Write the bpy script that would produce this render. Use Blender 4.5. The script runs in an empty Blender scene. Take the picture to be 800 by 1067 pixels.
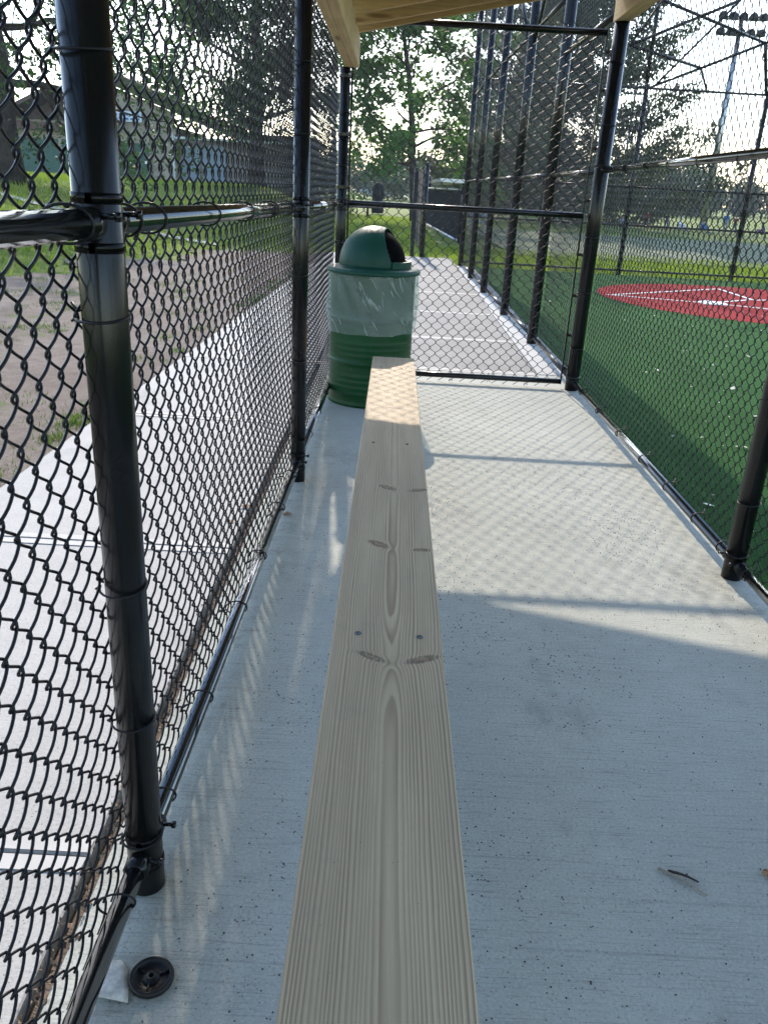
import bpy, math, random
import numpy as np
from mathutils import Vector, Matrix
random.seed(7); rng = np.random.default_rng(7)
PI = math.pi
sc = bpy.context.scene
COL = sc.collection
# ------------------------------------------------------------------ camera, sky, sun, exposure
H = 1.42
cam_d = bpy.data.cameras.new('camera'); cam = bpy.data.objects.new('camera', cam_d); COL.objects.link(cam)
Rr = np.array([[0.9985, 0.0154, 0.0519], [0.0539, -0.3718, -0.9267], [0.005, 0.9282, -0.3721]])
M = Matrix(((Rr[0][0], -Rr[1][0], -Rr[2][0], 0), (Rr[0][1], -Rr[1][1], -Rr[2][1], 0), (Rr[0][2], -Rr[1][2], -Rr[2][2], H), (0, 0, 0, 1)))
cam.matrix_world = M
cam_d.sensor_fit = 'VERTICAL'; cam_d.sensor_height = 36; cam_d.lens = 36*845/1067
cam_d.clip_start = 0.05; cam_d.clip_end = 2000
sc.camera = cam
SUN_EL, SUN_AZ = math.radians(34.0), math.radians(-4.6)      # azimuth from +Y towards +X
w = bpy.data.worlds.new('World'); sc.world = w; w.use_nodes = True
nt = w.node_tree
sky = nt.nodes.new('ShaderNodeTexSky'); sky.sky_type = 'NISHITA'; sky.sun_disc = False
sky.sun_elevation = SUN_EL; sky.sun_rotation = SUN_AZ
sky.air_density = 1.0; sky.dust_density = 0.7; sky.ozone_density = 0.7
nt.nodes['Background'].inputs[1].default_value = 0.15
nt.links.new(sky.outputs[0], nt.nodes['Background'].inputs[0])
sun_d = bpy.data.lights.new('sun', 'SUN'); sun_d.energy = 1.75; sun_d.angle = math.radians(0.5); sun_d.color = (1.0, 0.87, 0.73)
sun = bpy.data.objects.new('sun', sun_d); COL.objects.link(sun)
sdir = Vector((math.sin(SUN_AZ)*math.cos(SUN_EL), math.cos(SUN_AZ)*math.cos(SUN_EL), math.sin(SUN_EL)))
sun.rotation_euler = sdir.to_track_quat('Z', 'Y').to_euler()
sc.view_settings.view_transform = 'Standard'; sc.view_settings.look = 'None'
sc.view_settings.exposure = 1.92; sc.view_settings.gamma = 1.0
sc.cycles.transparent_max_bounces = 24; sc.cycles.max_bounces = 8

# ------------------------------------------------------------------ helpers
ROOT = {}
def tag(o, label=None, cat=None, group=None, kind=None):
    if label: o['label'] = label
    if cat: o['category'] = cat
    if group: o['group'] = group
    if kind: o['kind'] = kind
    return o
def empty(name, loc, label, cat, group=None):
    o = bpy.data.objects.new(name, None); COL.objects.link(o); o.location = loc; o.empty_display_size = .1
    ROOT[o.name] = np.array(loc, float)
    return tag(o, label, cat, group)
class MB:
    def __init__(s): s.v = []; s.f = []; s.m = []; s.n = 0
    def add(s, V, F, mi=0):
        V = np.asarray(V, float); F = [tuple(int(i)+s.n for i in f) for f in F]
        s.v.append(V); s.f += F; s.m += [mi]*len(F); s.n += len(V); return s
    def box(s, x0, x1, y0, y1, z0, z1, mi=0, b=0.0):
        if b <= 0:
            V = [(x, y, z) for z in (z0, z1) for y in (y0, y1) for x in (x0, x1)]
            F = [(0, 2, 3, 1), (4, 5, 7, 6), (0, 1, 5, 4), (2, 6, 7, 3), (0, 4, 6, 2), (1, 3, 7, 5)]
            return s.add(V, F, mi)
        # chamfered box
        V = []; 
        X = (x0, x1); Y = (y0, y1); Z = (z0, z1)
        idx = {}
        for i in (0, 1):
            for j in (0, 1):
                for k in (0, 1):
                    sx, sy, sz = (1, -1)[i], (1, -1)[j], (1, -1)[k]
                    idx[i, j, k, 'x'] = len(V); V.append((X[i], Y[j]+sy*b, Z[k]+sz*b))
                    idx[i, j, k, 'y'] = len(V); V.append((X[i]+sx*b, Y[j], Z[k]+sz*b))
                    idx[i, j, k, 'z'] = len(V); V.append((X[i]+sx*b, Y[j]+sy*b, Z[k]))
        F = []
        for i in (0, 1):
            q = [idx[i, 0, 0, 'x'], idx[i, 1, 0, 'x'], idx[i, 1, 1, 'x'], idx[i, 0, 1, 'x']]; F.append(q if i else q[::-1])
            q = [idx[0, i, 0, 'y'], idx[1, i, 0, 'y'], idx[1, i, 1, 'y'], idx[0, i, 1, 'y']]; F.append(q[::-1] if i else q)
            q = [idx[0, 0, i, 'z'], idx[1, 0, i, 'z'], idx[1, 1, i, 'z'], idx[0, 1, i, 'z']]; F.append(q if i else q[::-1])
        for a in (0, 1):
            for c in (0, 1):
                F.append([idx[a, c, 0, 'x'], idx[a, c, 1, 'x'], idx[a, c, 1, 'y'], idx[a, c, 0, 'y']])
                F.append([idx[a, 0, c, 'x'], idx[a, 1, c, 'x'], idx[a, 1, c, 'z'], idx[a, 0, c, 'z']])
                F.append([idx[0, a, c, 'y'], idx[1, a, c, 'y'], idx[1, a, c, 'z'], idx[0, a, c, 'z']])
        for i in (0, 1):
            for j in (0, 1):
                for k in (0, 1): F.append([idx[i, j, k, 'x'], idx[i, j, k, 'y'], idx[i, j, k, 'z']])
        return s.add(V, F, mi)
    def tube(s, pts, r, seg=8, mi=0, caps=True, closed=False):
        P = np.asarray(pts, float); n = len(P)
        R = np.full(n, r, float) if np.isscalar(r) else np.asarray(r, float)
        T = np.empty_like(P)
        if closed: T = np.roll(P, -1, 0)-np.roll(P, 1, 0)
        else: T[1:-1] = P[2:]-P[:-2]; T[0] = P[1]-P[0]; T[-1] = P[-1]-P[-2]
        T /= np.linalg.norm(T, axis=1)[:, None]+1e-12
        a = np.array([0, 0, 1.]) if abs(T[0][2]) < .9 else np.array([1., 0, 0])
        U = np.empty_like(P); u = np.cross(T[0], a); u /= np.linalg.norm(u)
        for i in range(n):
            u = u-T[i]*u.dot(T[i]); u /= np.linalg.norm(u)+1e-12; U[i] = u
        W = np.cross(T, U)
        th = np.arange(seg)*2*PI/seg
        V = (P[:, None]+R[:, None, None]*(np.cos(th)[None, :, None]*U[:, None]+np.sin(th)[None, :, None]*W[:, None])).reshape(-1, 3)
        F = []
        for i in range(n if closed else n-1):
            j = (i+1) % n
            for k in range(seg):
                l = (k+1) % seg; F.append((i*seg+k, i*seg+l, j*seg+l, j*seg+k))
        if caps and not closed: F.append(tuple(range(seg))[::-1]); F.append(tuple((n-1)*seg+k for k in range(seg)))
        return s.add(V, F, mi)
    def lathe(s, prof, c, seg=48, mi=0, axis=None, a0=0, a1=2*PI):
        full = abs(a1-a0-2*PI) < 1e-6; m = seg if full else seg+1
        th = a0+np.arange(m)*(a1-a0)/seg
        V = np.array([(r*math.cos(t), r*math.sin(t), z) for r, z in prof for t in th])
        if axis is not None: V = V@np.array(axis)
        V = V+np.array(c)
        F = [(i*m+k, i*m+(k+1) % m, (i+1)*m+(k+1) % m, (i+1)*m+k) for i in range(len(prof)-1) for k in range(seg)]
        return s.add(V, F, mi)
    def build(s, name, mat, parent=None, smooth=False, label=None, cat=None, group=None, kind=None, uv=None):
        V = np.concatenate(s.v) if s.v else np.zeros((0, 3))
        me = bpy.data.meshes.new(name)
        off = ROOT.get(parent.name) if parent is not None else None
        if off is not None: V = V-off
        me.from_pydata(V.tolist(), [], s.f)
        for mm in (mat if isinstance(mat, (list, tuple)) else [mat]): me.materials.append(mm)
        if any(s.m): me.polygons.foreach_set('material_index', s.m)
        if smooth: me.polygons.foreach_set('use_smooth', [True]*len(me.polygons))
        me.update()
        o = bpy.data.objects.new(name, me); COL.objects.link(o)
        if parent is not None:
            o.parent = parent; ROOT[o.name] = off if off is not None else np.zeros(3)
        else: ROOT[o.name] = np.zeros(3)
        return tag(o, label, cat, group, kind)
def quads(name, V, mat, parent=None, n=4, **kw):
    """fast numpy mesh of independent n-gons: V (k,n,3)"""
    k = len(V); V = V.reshape(-1, 3)
    off = ROOT.get(parent.name) if parent is not None else None
    if off is not None: V = V-off
    me = bpy.data.meshes.new(name)
    me.vertices.add(len(V)); me.vertices.foreach_set('co', V.ravel())
    me.loops.add(k*n); me.loops.foreach_set('vertex_index', np.arange(k*n))
    me.polygons.add(k); me.polygons.foreach_set('loop_start', np.arange(k)*n); me.polygons.foreach_set('loop_total', np.full(k, n))
    me.materials.append(mat); me.update(calc_edges=True)
    o = bpy.data.objects.new(name, me); COL.objects.link(o)
    if parent is not None: o.parent = parent
    return tag(o, **kw)
def gridmesh(name, V, F, mat, parent=None, smooth=True, **kw):
    off = ROOT.get(parent.name) if parent is not None else None
    V = np.asarray(V, float)
    if off is not None: V = V-off
    k = len(F)
    me = bpy.data.meshes.new(name)
    me.vertices.add(len(V)); me.vertices.foreach_set('co', V.ravel())
    me.loops.add(k*4); me.loops.foreach_set('vertex_index', np.asarray(F).ravel())
    me.polygons.add(k); me.polygons.foreach_set('loop_start', np.arange(k)*4); me.polygons.foreach_set('loop_total', np.full(k, 4))
    me.polygons.foreach_set('use_smooth', np.full(k, smooth))
    me.materials.append(mat); me.update(calc_edges=True)
    o = bpy.data.objects.new(name, me); COL.objects.link(o)
    if parent is not None: o.parent = parent
    return tag(o, **kw)

# ------------------------------------------------------------------ node expression helper
class S:
    """wraps a socket so that maths can be written plainly"""
    def __init__(s, t, k): s.t = t; s.k = k
    def _m(s, op, *a):
        n = s.t.nodes.new('ShaderNodeMath'); n.operation = op
        for i, x in enumerate((s,)+a):
            if isinstance(x, S): s.t.links.new(x.k, n.inputs[i])
            else: n.inputs[i].default_value = x
        return S(s.t, n.outputs[0])
    def __add__(s, o): return s._m('ADD', o)
    __radd__ = __add__
    def __sub__(s, o): return s._m('SUBTRACT', o)
    def __rsub__(s, o): return (s*-1)+o
    def __mul__(s, o): return s._m('MULTIPLY', o)
    __rmul__ = __mul__
    def __truediv__(s, o): return s._m('DIVIDE', o)
    def __pow__(s, o): return s._m('POWER', o)
    def sqrt(s): return s._m('SQRT')
    def exp(s): return s._m('EXPONENT')
    def fract(s): return s._m('FRACT')
    def sin(s): return s._m('SINE')
    def abs(s): return s._m('ABSOLUTE')
    def mx(s, o): return s._m('MAXIMUM', o)
    def mn(s, o): return s._m('MINIMUM', o)
    def ss(s, a, b, lo=0., hi=1.):
        n = s.t.nodes.new('ShaderNodeMapRange'); n.interpolation_type = 'SMOOTHSTEP'
        s.t.links.new(s.k, n.inputs[0]); n.inputs[1].default_value = a; n.inputs[2].default_value = b
        n.inputs[3].default_value = lo; n.inputs[4].default_value = hi
        return S(s.t, n.outputs[0])
class Mat:
    def __init__(s, name, rough=.8, spec=.3, metal=0.):
        s.m = bpy.data.materials.new(name); s.m.use_nodes = True; s.t = s.m.node_tree
        s.b = s.t.nodes['Principled BSDF']; s.b.inputs['Roughness'].default_value = rough
        s.b.inputs['Specular IOR Level'].default_value = spec; s.b.inputs['Metallic'].default_value = metal
        s.geo = None
    def coord(s, kind='Object'):
        n = s.t.nodes.new('ShaderNodeTexCoord'); return n.outputs[kind]
    def pos(s):
        if s.geo is None: s.geo = s.t.nodes.new('ShaderNodeNewGeometry')
        return s.geo.outputs['Position']
    def xyz(s, v):
        n = s.t.nodes.new('ShaderNodeSeparateXYZ'); s.t.links.new(v, n.inputs[0]); return [S(s.t, k) for k in n.outputs]
    def scl(s, v, sx, sy, sz):
        n = s.t.nodes.new('ShaderNodeMapping'); s.t.links.new(v, n.inputs[0]); n.inputs['Scale'].default_value = (sx, sy, sz); return n.outputs[0]
    def noise(s, v, scale, detail=4, rough=.55, col=False, dist=0.):
        n = s.t.nodes.new('ShaderNodeTexNoise'); s.t.links.new(v, n.inputs['Vector']); n.inputs['Scale'].default_value = scale
        n.inputs['Detail'].default_value = detail; n.inputs['Roughness'].default_value = rough; n.inputs['Distortion'].default_value = dist
        return n.outputs['Color'] if col else S(s.t, n.outputs[0])
    def voro(s, v, scale, feat='F1', out='Distance', rnd=1.):
        n = s.t.nodes.new('ShaderNodeTexVoronoi'); s.t.links.new(v, n.inputs['Vector']); n.inputs['Scale'].default_value = scale
        n.feature = feat; n.inputs['Randomness'].default_value = rnd
        return S(s.t, n.outputs[out]) if out == 'Distance' else n.outputs[out]
    def rgb(s, c):
        n = s.t.nodes.new('ShaderNodeRGB'); n.outputs[0].default_value = (*c, 1); return n.outputs[0]
    def mix(s, f, a, b, op='MIX'):
        n = s.t.nodes.new('ShaderNodeMix'); n.data_type = 'RGBA'; n.blend_type = op
        for i, x in ((6, a), (7, b)):
            if isinstance(x, tuple): n.inputs[i].default_value = (*x, 1)
            else: s.t.links.new(x, n.inputs[i])
        if isinstance(f, S): s.t.links.new(f.k, n.inputs[0])
        else: n.inputs[0].default_value = f
        return n.outputs[2]
    def ramp(s, f, stops):
        n = s.t.nodes.new('ShaderNodeValToRGB'); s.t.links.new(f.k, n.inputs[0]); e = n.color_ramp.elements
        while len(e) < len(stops): e.new(.5)
        for el, (p, c) in zip(e, stops): el.position = p; el.color = (*c, 1)
        return n.outputs[0]
    def base(s, c):
        if isinstance(c, tuple): s.b.inputs['Base Color'].default_value = (*c, 1)
        else: s.t.links.new(c, s.b.inputs['Base Color'])
        return s
    def bump(s, h, dist=.002, strength=1.):
        n = s.t.nodes.new('ShaderNodeBump'); n.inputs['Distance'].default_value = dist; n.inputs['Strength'].default_value = strength
        s.t.links.new(h.k, n.inputs['Height']); s.t.links.new(n.outputs[0], s.b.inputs['Normal']); return s
    def rough(s, f): s.t.links.new(f.k, s.b.inputs['Roughness']); return s
def plain(name, c, rough=.7, spec=.3, metal=0., var=.15, scale=6., bump=0.):
    m = Mat(name, rough, spec, metal); p = m.coord('Object')
    n = m.noise(p, scale, 5)
    m.base(m.mix(n.ss(.3, .7), tuple(x*(1-var) for x in c), tuple(min(1, x*(1+var)) for x in c)))
    if bump: m.bump(m.noise(p, scale*8, 4), bump)
    return m.m
def leafmat(name, c1, c2, c3, transl=.35, scale=.6):
    m = Mat(name, .55, .35); p = m.pos()
    n1 = m.noise(p, scale, 3); n2 = m.noise(p, 14., 2)
    c = m.mix(n1.ss(.35, .65), c1, c2); c = m.mix(n2.ss(.45, .75), c, c3)
    m.base(c)
    tr = m.t.nodes.new('ShaderNodeBsdfTranslucent'); m.t.links.new(m.mix(1., c, (1.3, 1.5, .6), 'MULTIPLY'), tr.inputs[0])
    ms = m.t.nodes.new('ShaderNodeMixShader'); ms.inputs[0].default_value = transl
    out = m.t.nodes['Material Output']
    m.t.links.new(m.b.outputs[0], ms.inputs[1]); m.t.links.new(tr.outputs[0], ms.inputs[2]); m.t.links.new(ms.outputs[0], out.inputs[0])
    return m.m

# ------------------------------------------------------------------ materials
def concrete(name, base, dark, speck=True, broom=1.0, blotch=.25):
    m = Mat(name, .88, .25); p = m.pos()
    big = m.noise(p, 1.1, 5, .6); mid = m.noise(p, 9., 5, .65); fine = m.noise(p, 130., 5, .85)
    st = m.noise(m.scl(p, 6., 240., 1.), 1., 4, .65)                      # broom strokes running across the slab
    st2 = m.noise(m.scl(p, .8, 60., 1.), 1., 3, .6)
    c = m.mix(big.ss(.3, .7), tuple(x*(1-blotch*.5) for x in base), tuple(x*(1+blotch*.25) for x in base))
    c = m.mix(mid.ss(.35, .75)*.45, c, dark)
    c = m.mix((1.-st.ss(.33, .47))*.7*broom, c, tuple(x*.55 for x in base))
    c = m.mix((1.-st2.ss(.28, .42))*.45*broom, c, tuple(x*.6 for x in base))
    c = m.mix(fine.ss(.50, .66)*.45, c, tuple(x*1.3 for x in base)); c = m.mix((1.-fine.ss(.36, .49))*.6, c, tuple(x*.55 for x in base))
    stn = m.noise(m.scl(p, 1., .6, 1.), 2.6, 6, .7); c = m.mix(stn.ss(.54, .70)*.42, c, tuple(x*.62 for x in dark))
    if name.startswith('slab'):
        X_, Y_, Z_ = m.xyz(p); gr = m.noise(p, 14., 6, .75)
        edge = (1.-(X_+.46).ss(.02, .20)).mx((X_-1.30).ss(0., .16)*.8)
        c = m.mix(edge*gr.ss(.48, .68)*.42, c, (.13, .115, .09))
        sc2 = m.noise(m.scl(p, 1.2, 26., 1.), 2., 4, .6, dist=.6); c = m.mix(sc2.ss(.66, .72)*.35, c, tuple(x*.5 for x in base))
    if speck:
        v = m.voro(p, 60.); g = m.noise(p, 2.3, 3)
        k = (1.-v.ss(.07, .17))*g.ss(.40, .6)
        c = m.mix(k*.8, c, tuple(x*.3 for x in base))
        v2 = m.voro(p, 33.); k2 = (1.-v2.ss(.04, .085))
        c = m.mix(k2*.7, c, tuple(x*.3 for x in base))
    m.base(c)
    m.bump(st*.5*broom+fine*.8+mid*.3, .0026, .9)
    return m.m
M_slab = concrete('slab_concrete', (.400, .410, .362), (.31, .315, .285))
M_walk = concrete('walk_concrete', (.405, .395, .37), (.32, .31, .29), True, .35, .2)
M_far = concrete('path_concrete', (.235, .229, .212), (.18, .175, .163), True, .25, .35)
M_kerb = concrete('kerb_concrete', (.42, .42, .40), (.30, .30, .29), True, .2, .2)

def blackmetal(nm='black_coated_steel', sp=.28, r0=.17):
    m = Mat(nm, .28, sp); p = m.coord('Object')
    n = m.noise(p, 5., 4); s = m.noise(m.scl(p, 90., 90., 3.), 1., 3); d = m.noise(p, 55., 5, .7)
    c = m.mix(n.ss(.35, .7), (.005, .0055, .006), (.009, .0095, .010))
    c = m.mix(d.ss(.68, .8)*.25, c, (.04, .038, .036)); m.base(c)
    m.rough(n*.05+s*.03+d.ss(.6, .8)*.08+r0); m.bump(s*.5+m.noise(p, 30., 3)*.5, .0003, .4); return m.m
M_steel = blackmetal(); M_railm = blackmetal('glossy_rail_coating', .9, .04); _p = M_railm.node_tree.nodes['Principled BSDF']; _p.inputs['Coat Weight'].default_value = 1.; _p.inputs['Coat Roughness'].default_value = .12; _p.inputs['Coat IOR'].default_value = 1.8
M_wire = plain('black_vinyl_wire', (.006, .006, .008), .42, .3, 0., .3, 20.)
M_screw = plain('screw_steel', (.075, .095, .11), .4, .4, .6)
M_galv = plain('galvanised_steel', (.38, .39, .40), .35, .5, .85, .15, 12.)
M_rubber = plain('black_rubber', (.006, .006, .0065), .5, .3, 0., .3, 20., .0006)

def plank(knots, name='plank_wood', c_early=(.455, .362, .235), c_late=(.185, .130, .076), pith=(.012, .021), gap=.0062):
    """treated pine board lying along Y: growth rings cut by a flat face, bent round its knots"""
    m = Mat(name, .68, .3); p = m.coord('Object'); x, y, z = m.xyz(p)
    wob = (m.noise(m.scl(p, 4., .7, 1.), 1., 4)-.5)
    dx = x-pith[0]+wob*.022
    a = (m.noise(m.scl(p, 0., .5, 0.), 1., 2)-.5)*.004+pith[1]-z*.9
    for (kx, ky, s, an, st) in knots:
        a = a+((((y-ky-.02)/(.16 if s < .014 and abs(ky+.967) < .01 else .10))**2.)*-1.).exp()*(.006 if abs(ky+.967) < .01 else .0)
    r = (dx*dx+a*a).sqrt()
    kc = None; kring = None
    for (kx, ky, s, an, st) in knots:
        ca, sa = math.cos(an), math.sin(an)
        u = ((x-kx)*ca+(y-ky)*sa)/st; v = (y-ky)*ca-(x-kx)*sa
        q = (u*u+v*v)/(s*s)
        sgn = 1. if kx > pith[0] else -1.
        r = r+(q*-.30).exp()*.0065
        e = (q*-1.2).exp(); rg = ((q.sqrt()-1.)*(q.sqrt()-1.)*-9.).exp()
        kc = e if kc is None else kc.mx(e); kring = rg if kring is None else kring.mx(rg)
    r = r+(m.noise(m.scl(p, 30., 1.6, 4.), 1., 4)-.5)*.006
    ph = r/gap+(r*150.).sin()*.3
    sp = m.noise(m.scl(p, 0., 0., 0.), 1., 0)
    fr = ph.fract()
    late = fr.ss(.25, .80)*(1.-fr.ss(.90, 1.0))
    amp = m.noise(m.scl(p, 22., 1.0, 4.), 1., 2).ss(.25, .75, .35, 1.)
    fib = m.noise(m.scl(p, 420., 8., 60.), 1., 3, .6)
    big = m.noise(m.scl(p, 6., 1.3, 3.), 1., 4)
    e2 = m.mix(big.ss(.3, .7), tuple(k*.88 for k in c_early), tuple(min(1, k*1.06) for k in c_early))
    c = m.mix(late*amp*.95, e2, c_late)
    c = m.mix(fib.ss(.3, .7)*.28, c, tuple(k*.62 for k in c_early))
    if kc is not None:
        kn = m.noise(m.scl(p, 120., 60., 60.), 1., 3)
        c = m.mix(kc.ss(.20, .55)*.92, c, m.mix(kn.ss(.35, .65), (.25, .175, .105), (.15, .10, .06)))
        c = m.mix(kring*kn.ss(.30, .55)*.75, c, (.075, .055, .04))
    st2 = m.noise(m.scl(p, 30., 5., 10.), 1., 5, .7)
    c = m.mix(st2.ss(.62, .78)*.22, c, (.16, .14, .11))
    ck = m.noise(m.scl(p, 170., 1.6, 20.), 1., 3, .6); c = m.mix(ck.ss(.70, .76)*.7, c, (.10, .075, .05))
    dirt = m.noise(p, 7., 6, .75); c = m.mix(dirt.ss(.55, .72)*.30, c, (.20, .18, .145)); sp_ = m.voro(p, 55.); c = m.mix((1.-sp_.ss(.04, .09))*dirt.ss(.4, .6)*.7, c, (.09, .08, .065))
    m.base(c); m.bump(late*-.6+fib*.5, .0007, .9); m.rough(late*-.1+.72)
    return m.m
KN = [(.022-.032, 2.622, .013, .6, 2.2), (.128-.032, 2.612, .012, -.35, 2.4), (.001-.032, 2.143, .013, .7, 2.3), (.1247-.032, 2.118, .009, -.1, 2.2),
      (-.002-.032, 1.537, .0085, .55, 3.3), (.110-.032, 1.536, .0105, -.42, 3.0), (-.038-.032, 4.354, .012, .3, 1.5), (.038-.032, 3.711, .011, .1, 2.6)]
M_plank = plank([(a, b-2.5, s, -an, st) for a, b, s, an, st in KN])
def beamwood(name, c, axis):
    m = Mat(name, .72, .25); p = m.coord('Object')
    sc_ = (3, 60, 60) if axis == 'x' else (60, 2.5, 60)
    g = m.noise(m.scl(p, *sc_), 1., 4, .6, dist=.4); b = m.noise(p, 2.5, 4)
    v = m.voro(m.scl(p, *((1.3, 8, 8) if axis == 'x' else (8, 1.3, 8))), 1.)
    cc = m.mix(b.ss(.3, .7), tuple(x*.9 for x in c), tuple(min(1, x*1.08) for x in c))
    cc = m.mix(g.ss(.40, .66)*.5, cc, tuple(x*.62 for x in c))
    cc = m.mix((1.-v.ss(.05, .16))*.75, cc, (.16, .085, .035))
    m.base(cc); m.bump(g, .001, .6); return m.m
M_beam = beamwood('beam_pine', (.62, .45, .24), 'y'); M_raft = beamwood('rafter_pine', (.60, .41, .20), 'x'); M_deck = beamwood('deck_ply', (.46, .33, .18), 'y')
M_shingle = plain('roof_shingle', (.07, .065, .06), .9, .2, 0., .3, 12., .004)

def turfmat():
    m = Mat('artificial_turf', .95, .05); p = m.pos()
    a = m.noise(p, .5, 4); b = m.noise(p, 7., 4, .6); f = m.noise(m.scl(p, 1., .45, 1.), 330., 2, .7); h = m.noise(p, 120., 3, .7)
    c = m.mix(a.ss(.35, .65), (.027, .090, .022), (.037, .112, .029))
    bg = m.noise(m.scl(p, 1., .35, 1.), 1.3, 5, .7); c = m.mix(bg.ss(.42, .62)*.45, c, (.012, .050, .010)); c = m.mix(b.ss(.4, .7)*.5, c, (.016, .062, .011))
    c = m.mix(f.ss(.45, .7)*.6, c, (.050, .165, .030)); c = m.mix((1.-h.ss(.3, .5))*.6, c, (.008, .022, .010))
    m.base(c); m.bump(f*.7+h*.6, .012, 1.); return m.m
M_turf = turfmat()
M_red = plain('red_turf', (.26, .026, .026), .95, .05, 0., .2, 40., .006)
M_line = plain('white_turf_line', (.62, .62, .60), .85, .2, 0., .15, 60., .004)
def lawnmat(name, c1, c2, c3, dirt=False):
    m = Mat(name, .85, .15); p = m.pos()
    a = m.noise(p, .35, 5, .6); b = m.noise(p, 3., 5, .65); f = m.noise(p, 60., 4, .7)
    c = m.mix(a.ss(.35, .65), c1, c2); c = m.mix(b.ss(.45, .75)*.6, c, c3); c = m.mix((1.-f.ss(.3, .55))*.5, c, tuple(x*.4 for x in c1))
    m.base(c); m.bump(f+b*.7, .04, .9); return m.m
M_lawn = lawnmat('lawn_grass', (.115, .165, .026), (.15, .205, .032), (.16, .175, .05))
M_field = lawnmat('outfield_turf', (.15, .18, .11), (.17, .20, .115), (.15, .185, .09))
def dirtmat():
    m = Mat('gravelly_dirt', .95, .15); p = m.pos()
    a = m.noise(p, .9, 6, .65); b = m.noise(p, 8., 6, .7); f = m.noise(p, 70., 4, .7); v = m.voro(p, 45.)
    c = m.mix(a.ss(.35, .65), (.16, .128, .105), (.215, .18, .152)); c = m.mix(b.ss(.4, .7)*.7, c, (.12, .095, .075))
    c = m.mix((1.-v.ss(.12, .3))*.45, c, (.30, .27, .24)); c = m.mix((1.-f.ss(.3, .5))*.4, c, (.06, .05, .04))
    g = m.noise(p, 1.7, 5, .6); c = m.mix(g.ss(.60, .68)*.7, c, (.10, .13, .04))
    m.base(c); m.bump(b*.6+f*.6, .02, 1.); return m.m
M_dirt = dirtmat()
M_blade = leafmat('grass_blades', (.12, .175, .022), (.165, .225, .032), (.20, .21, .055), .55, .8)
M_weed = leafmat('weed_leaves', (.07, .12, .025), (.10, .15, .03), (.14, .14, .05), .3, 3.)

# ------------------------------------------------------------------ ground
def tz(x, y):
    x = np.asarray(x, float); y = np.asarray(y, float)
    wdt = 8-4.5*np.clip((y-20)/30, 0, 1)
    t = np.clip((-x-3.2)/wdt, 0, 1)*np.clip((y-5)/8, 0, 1)
    t = t*t*(3-2*t)
    return 1.15*t*(1-.0*y)
def sheet(name, xs, ys, zf, mat, **kw):
    X, Y = np.meshgrid(xs, ys); Z = zf(X, Y); V = np.stack([X, Y, Z], -1).reshape(-1, 3)
    nx = len(xs); i = np.arange(len(ys)-1)[:, None]*nx+np.arange(nx-1)[None, :]
    F = np.stack([i, i+1, i+nx+1, i+nx], -1).reshape(-1, 4)
    return gridmesh(name, V, F, mat, **kw)
gx = np.unique(np.concatenate([np.linspace(-400, -60, 8), np.linspace(-60, 60, 121), np.linspace(60, 500, 8)]))
gy = np.unique(np.concatenate([np.linspace(-40, -10, 5), np.linspace(-10, 70, 81), np.linspace(70, 700, 14)]))
sheet('ground', gx, gy, lambda x, y: tz(x, y)-.055+.02*np.sin(x*1.3+y*.7)*np.clip(np.abs(x)/8-.8, 0, 1), M_lawn, label='sunlit grassy ground spreading around the dugout and up the left bank', kind='structure')
def rect(name, x0, x1, y0, y1, z, mat, **kw):
    return MB().add([(x0, y0, z), (x1, y0, z), (x1, y1, z), (x0, y1, z)], [(0, 1, 2, 3)]).build(name, mat, **kw)
# dirt: ragged-edged sheet
def dirt_patch():
    pts = []
    def nz(t): return .30*math.sin(t*1.7)+.18*math.sin(t*4.1+1)+.10*math.sin(t*9.3+2)
    for y in np.arange(-4, 18.5, .25): pts.append((-1.45, y))
    for y in np.arange(18.5, -4, -.25):
        xl = -5.6+1.9*max(0, min(1, (y-9)/9))+nz(y); pts.append((min(xl, -1.7), y))
    n = len(pts)//2; L = pts[:n]; Rr_ = pts[n:][::-1]
    V = []; F = []; k = 8
    for i in range(n):
        for j in range(k+1):
            t = j/k; x = L[i][0]*(1-t)+Rr_[i][0]*t; V.append((x, L[i][1], float(tz(x, L[i][1]))-.018-(.012 if j == k else 0)+.006*math.sin(x*7+L[i][1]*5)*(0 < j < k)))
    for i in range(n-1):
        for j in range(k): a = i*(k+1)+j; F.append((a, a+k+1, a+k+2, a+1))
    gridmesh('dirt', V, F, M_dirt, label='bare gravelly dirt strip beside the left walkway', kind='structure')
dirt_patch()
rect('soil_base', -1.75, 1.62, -3.2, 19.2, -.05, M_dirt, label='dark soil showing in the gaps between concrete slabs', kind='structure')
MB().box(-.565, 1.57, -3.2, 6.862, -.12, 0, b=.004).build('dugout_floor', M_slab, label='broom-finished concrete floor slab inside the dugout', kind='structure')
def slabs(name, x0, x1, cuts, mat, label, z=0, taper=0):
    b = MB()
    for a, c in zip(cuts[:-1], cuts[1:]):
        b.box(x0, x1, a+.004, c-.004, -.12, z, b=.004)
        if taper: V = b.v[-1]; k = V[:, 0] < x0+.1; V[k, 0] += taper*(V[k, 1])
    b.build(name, mat, label=label, kind='structure')
slabs('walkway', -1.885, -.605, [-3.2, -.3, 1.385, 3.04, 4.99, 6.87, 8.43, 10.33, 12.4, 14.6, 16.9, 19.0], M_walk, 'pale concrete walkway outside the left fence', 0, .022)
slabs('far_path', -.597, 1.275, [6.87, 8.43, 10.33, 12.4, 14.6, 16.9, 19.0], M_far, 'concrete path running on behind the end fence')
slabs('kerb', 1.283, 1.60, [6.87, 9.4, 12., 14.6, 17.2], M_kerb, 'narrow concrete edging strip under the tall fence', .003)
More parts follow.
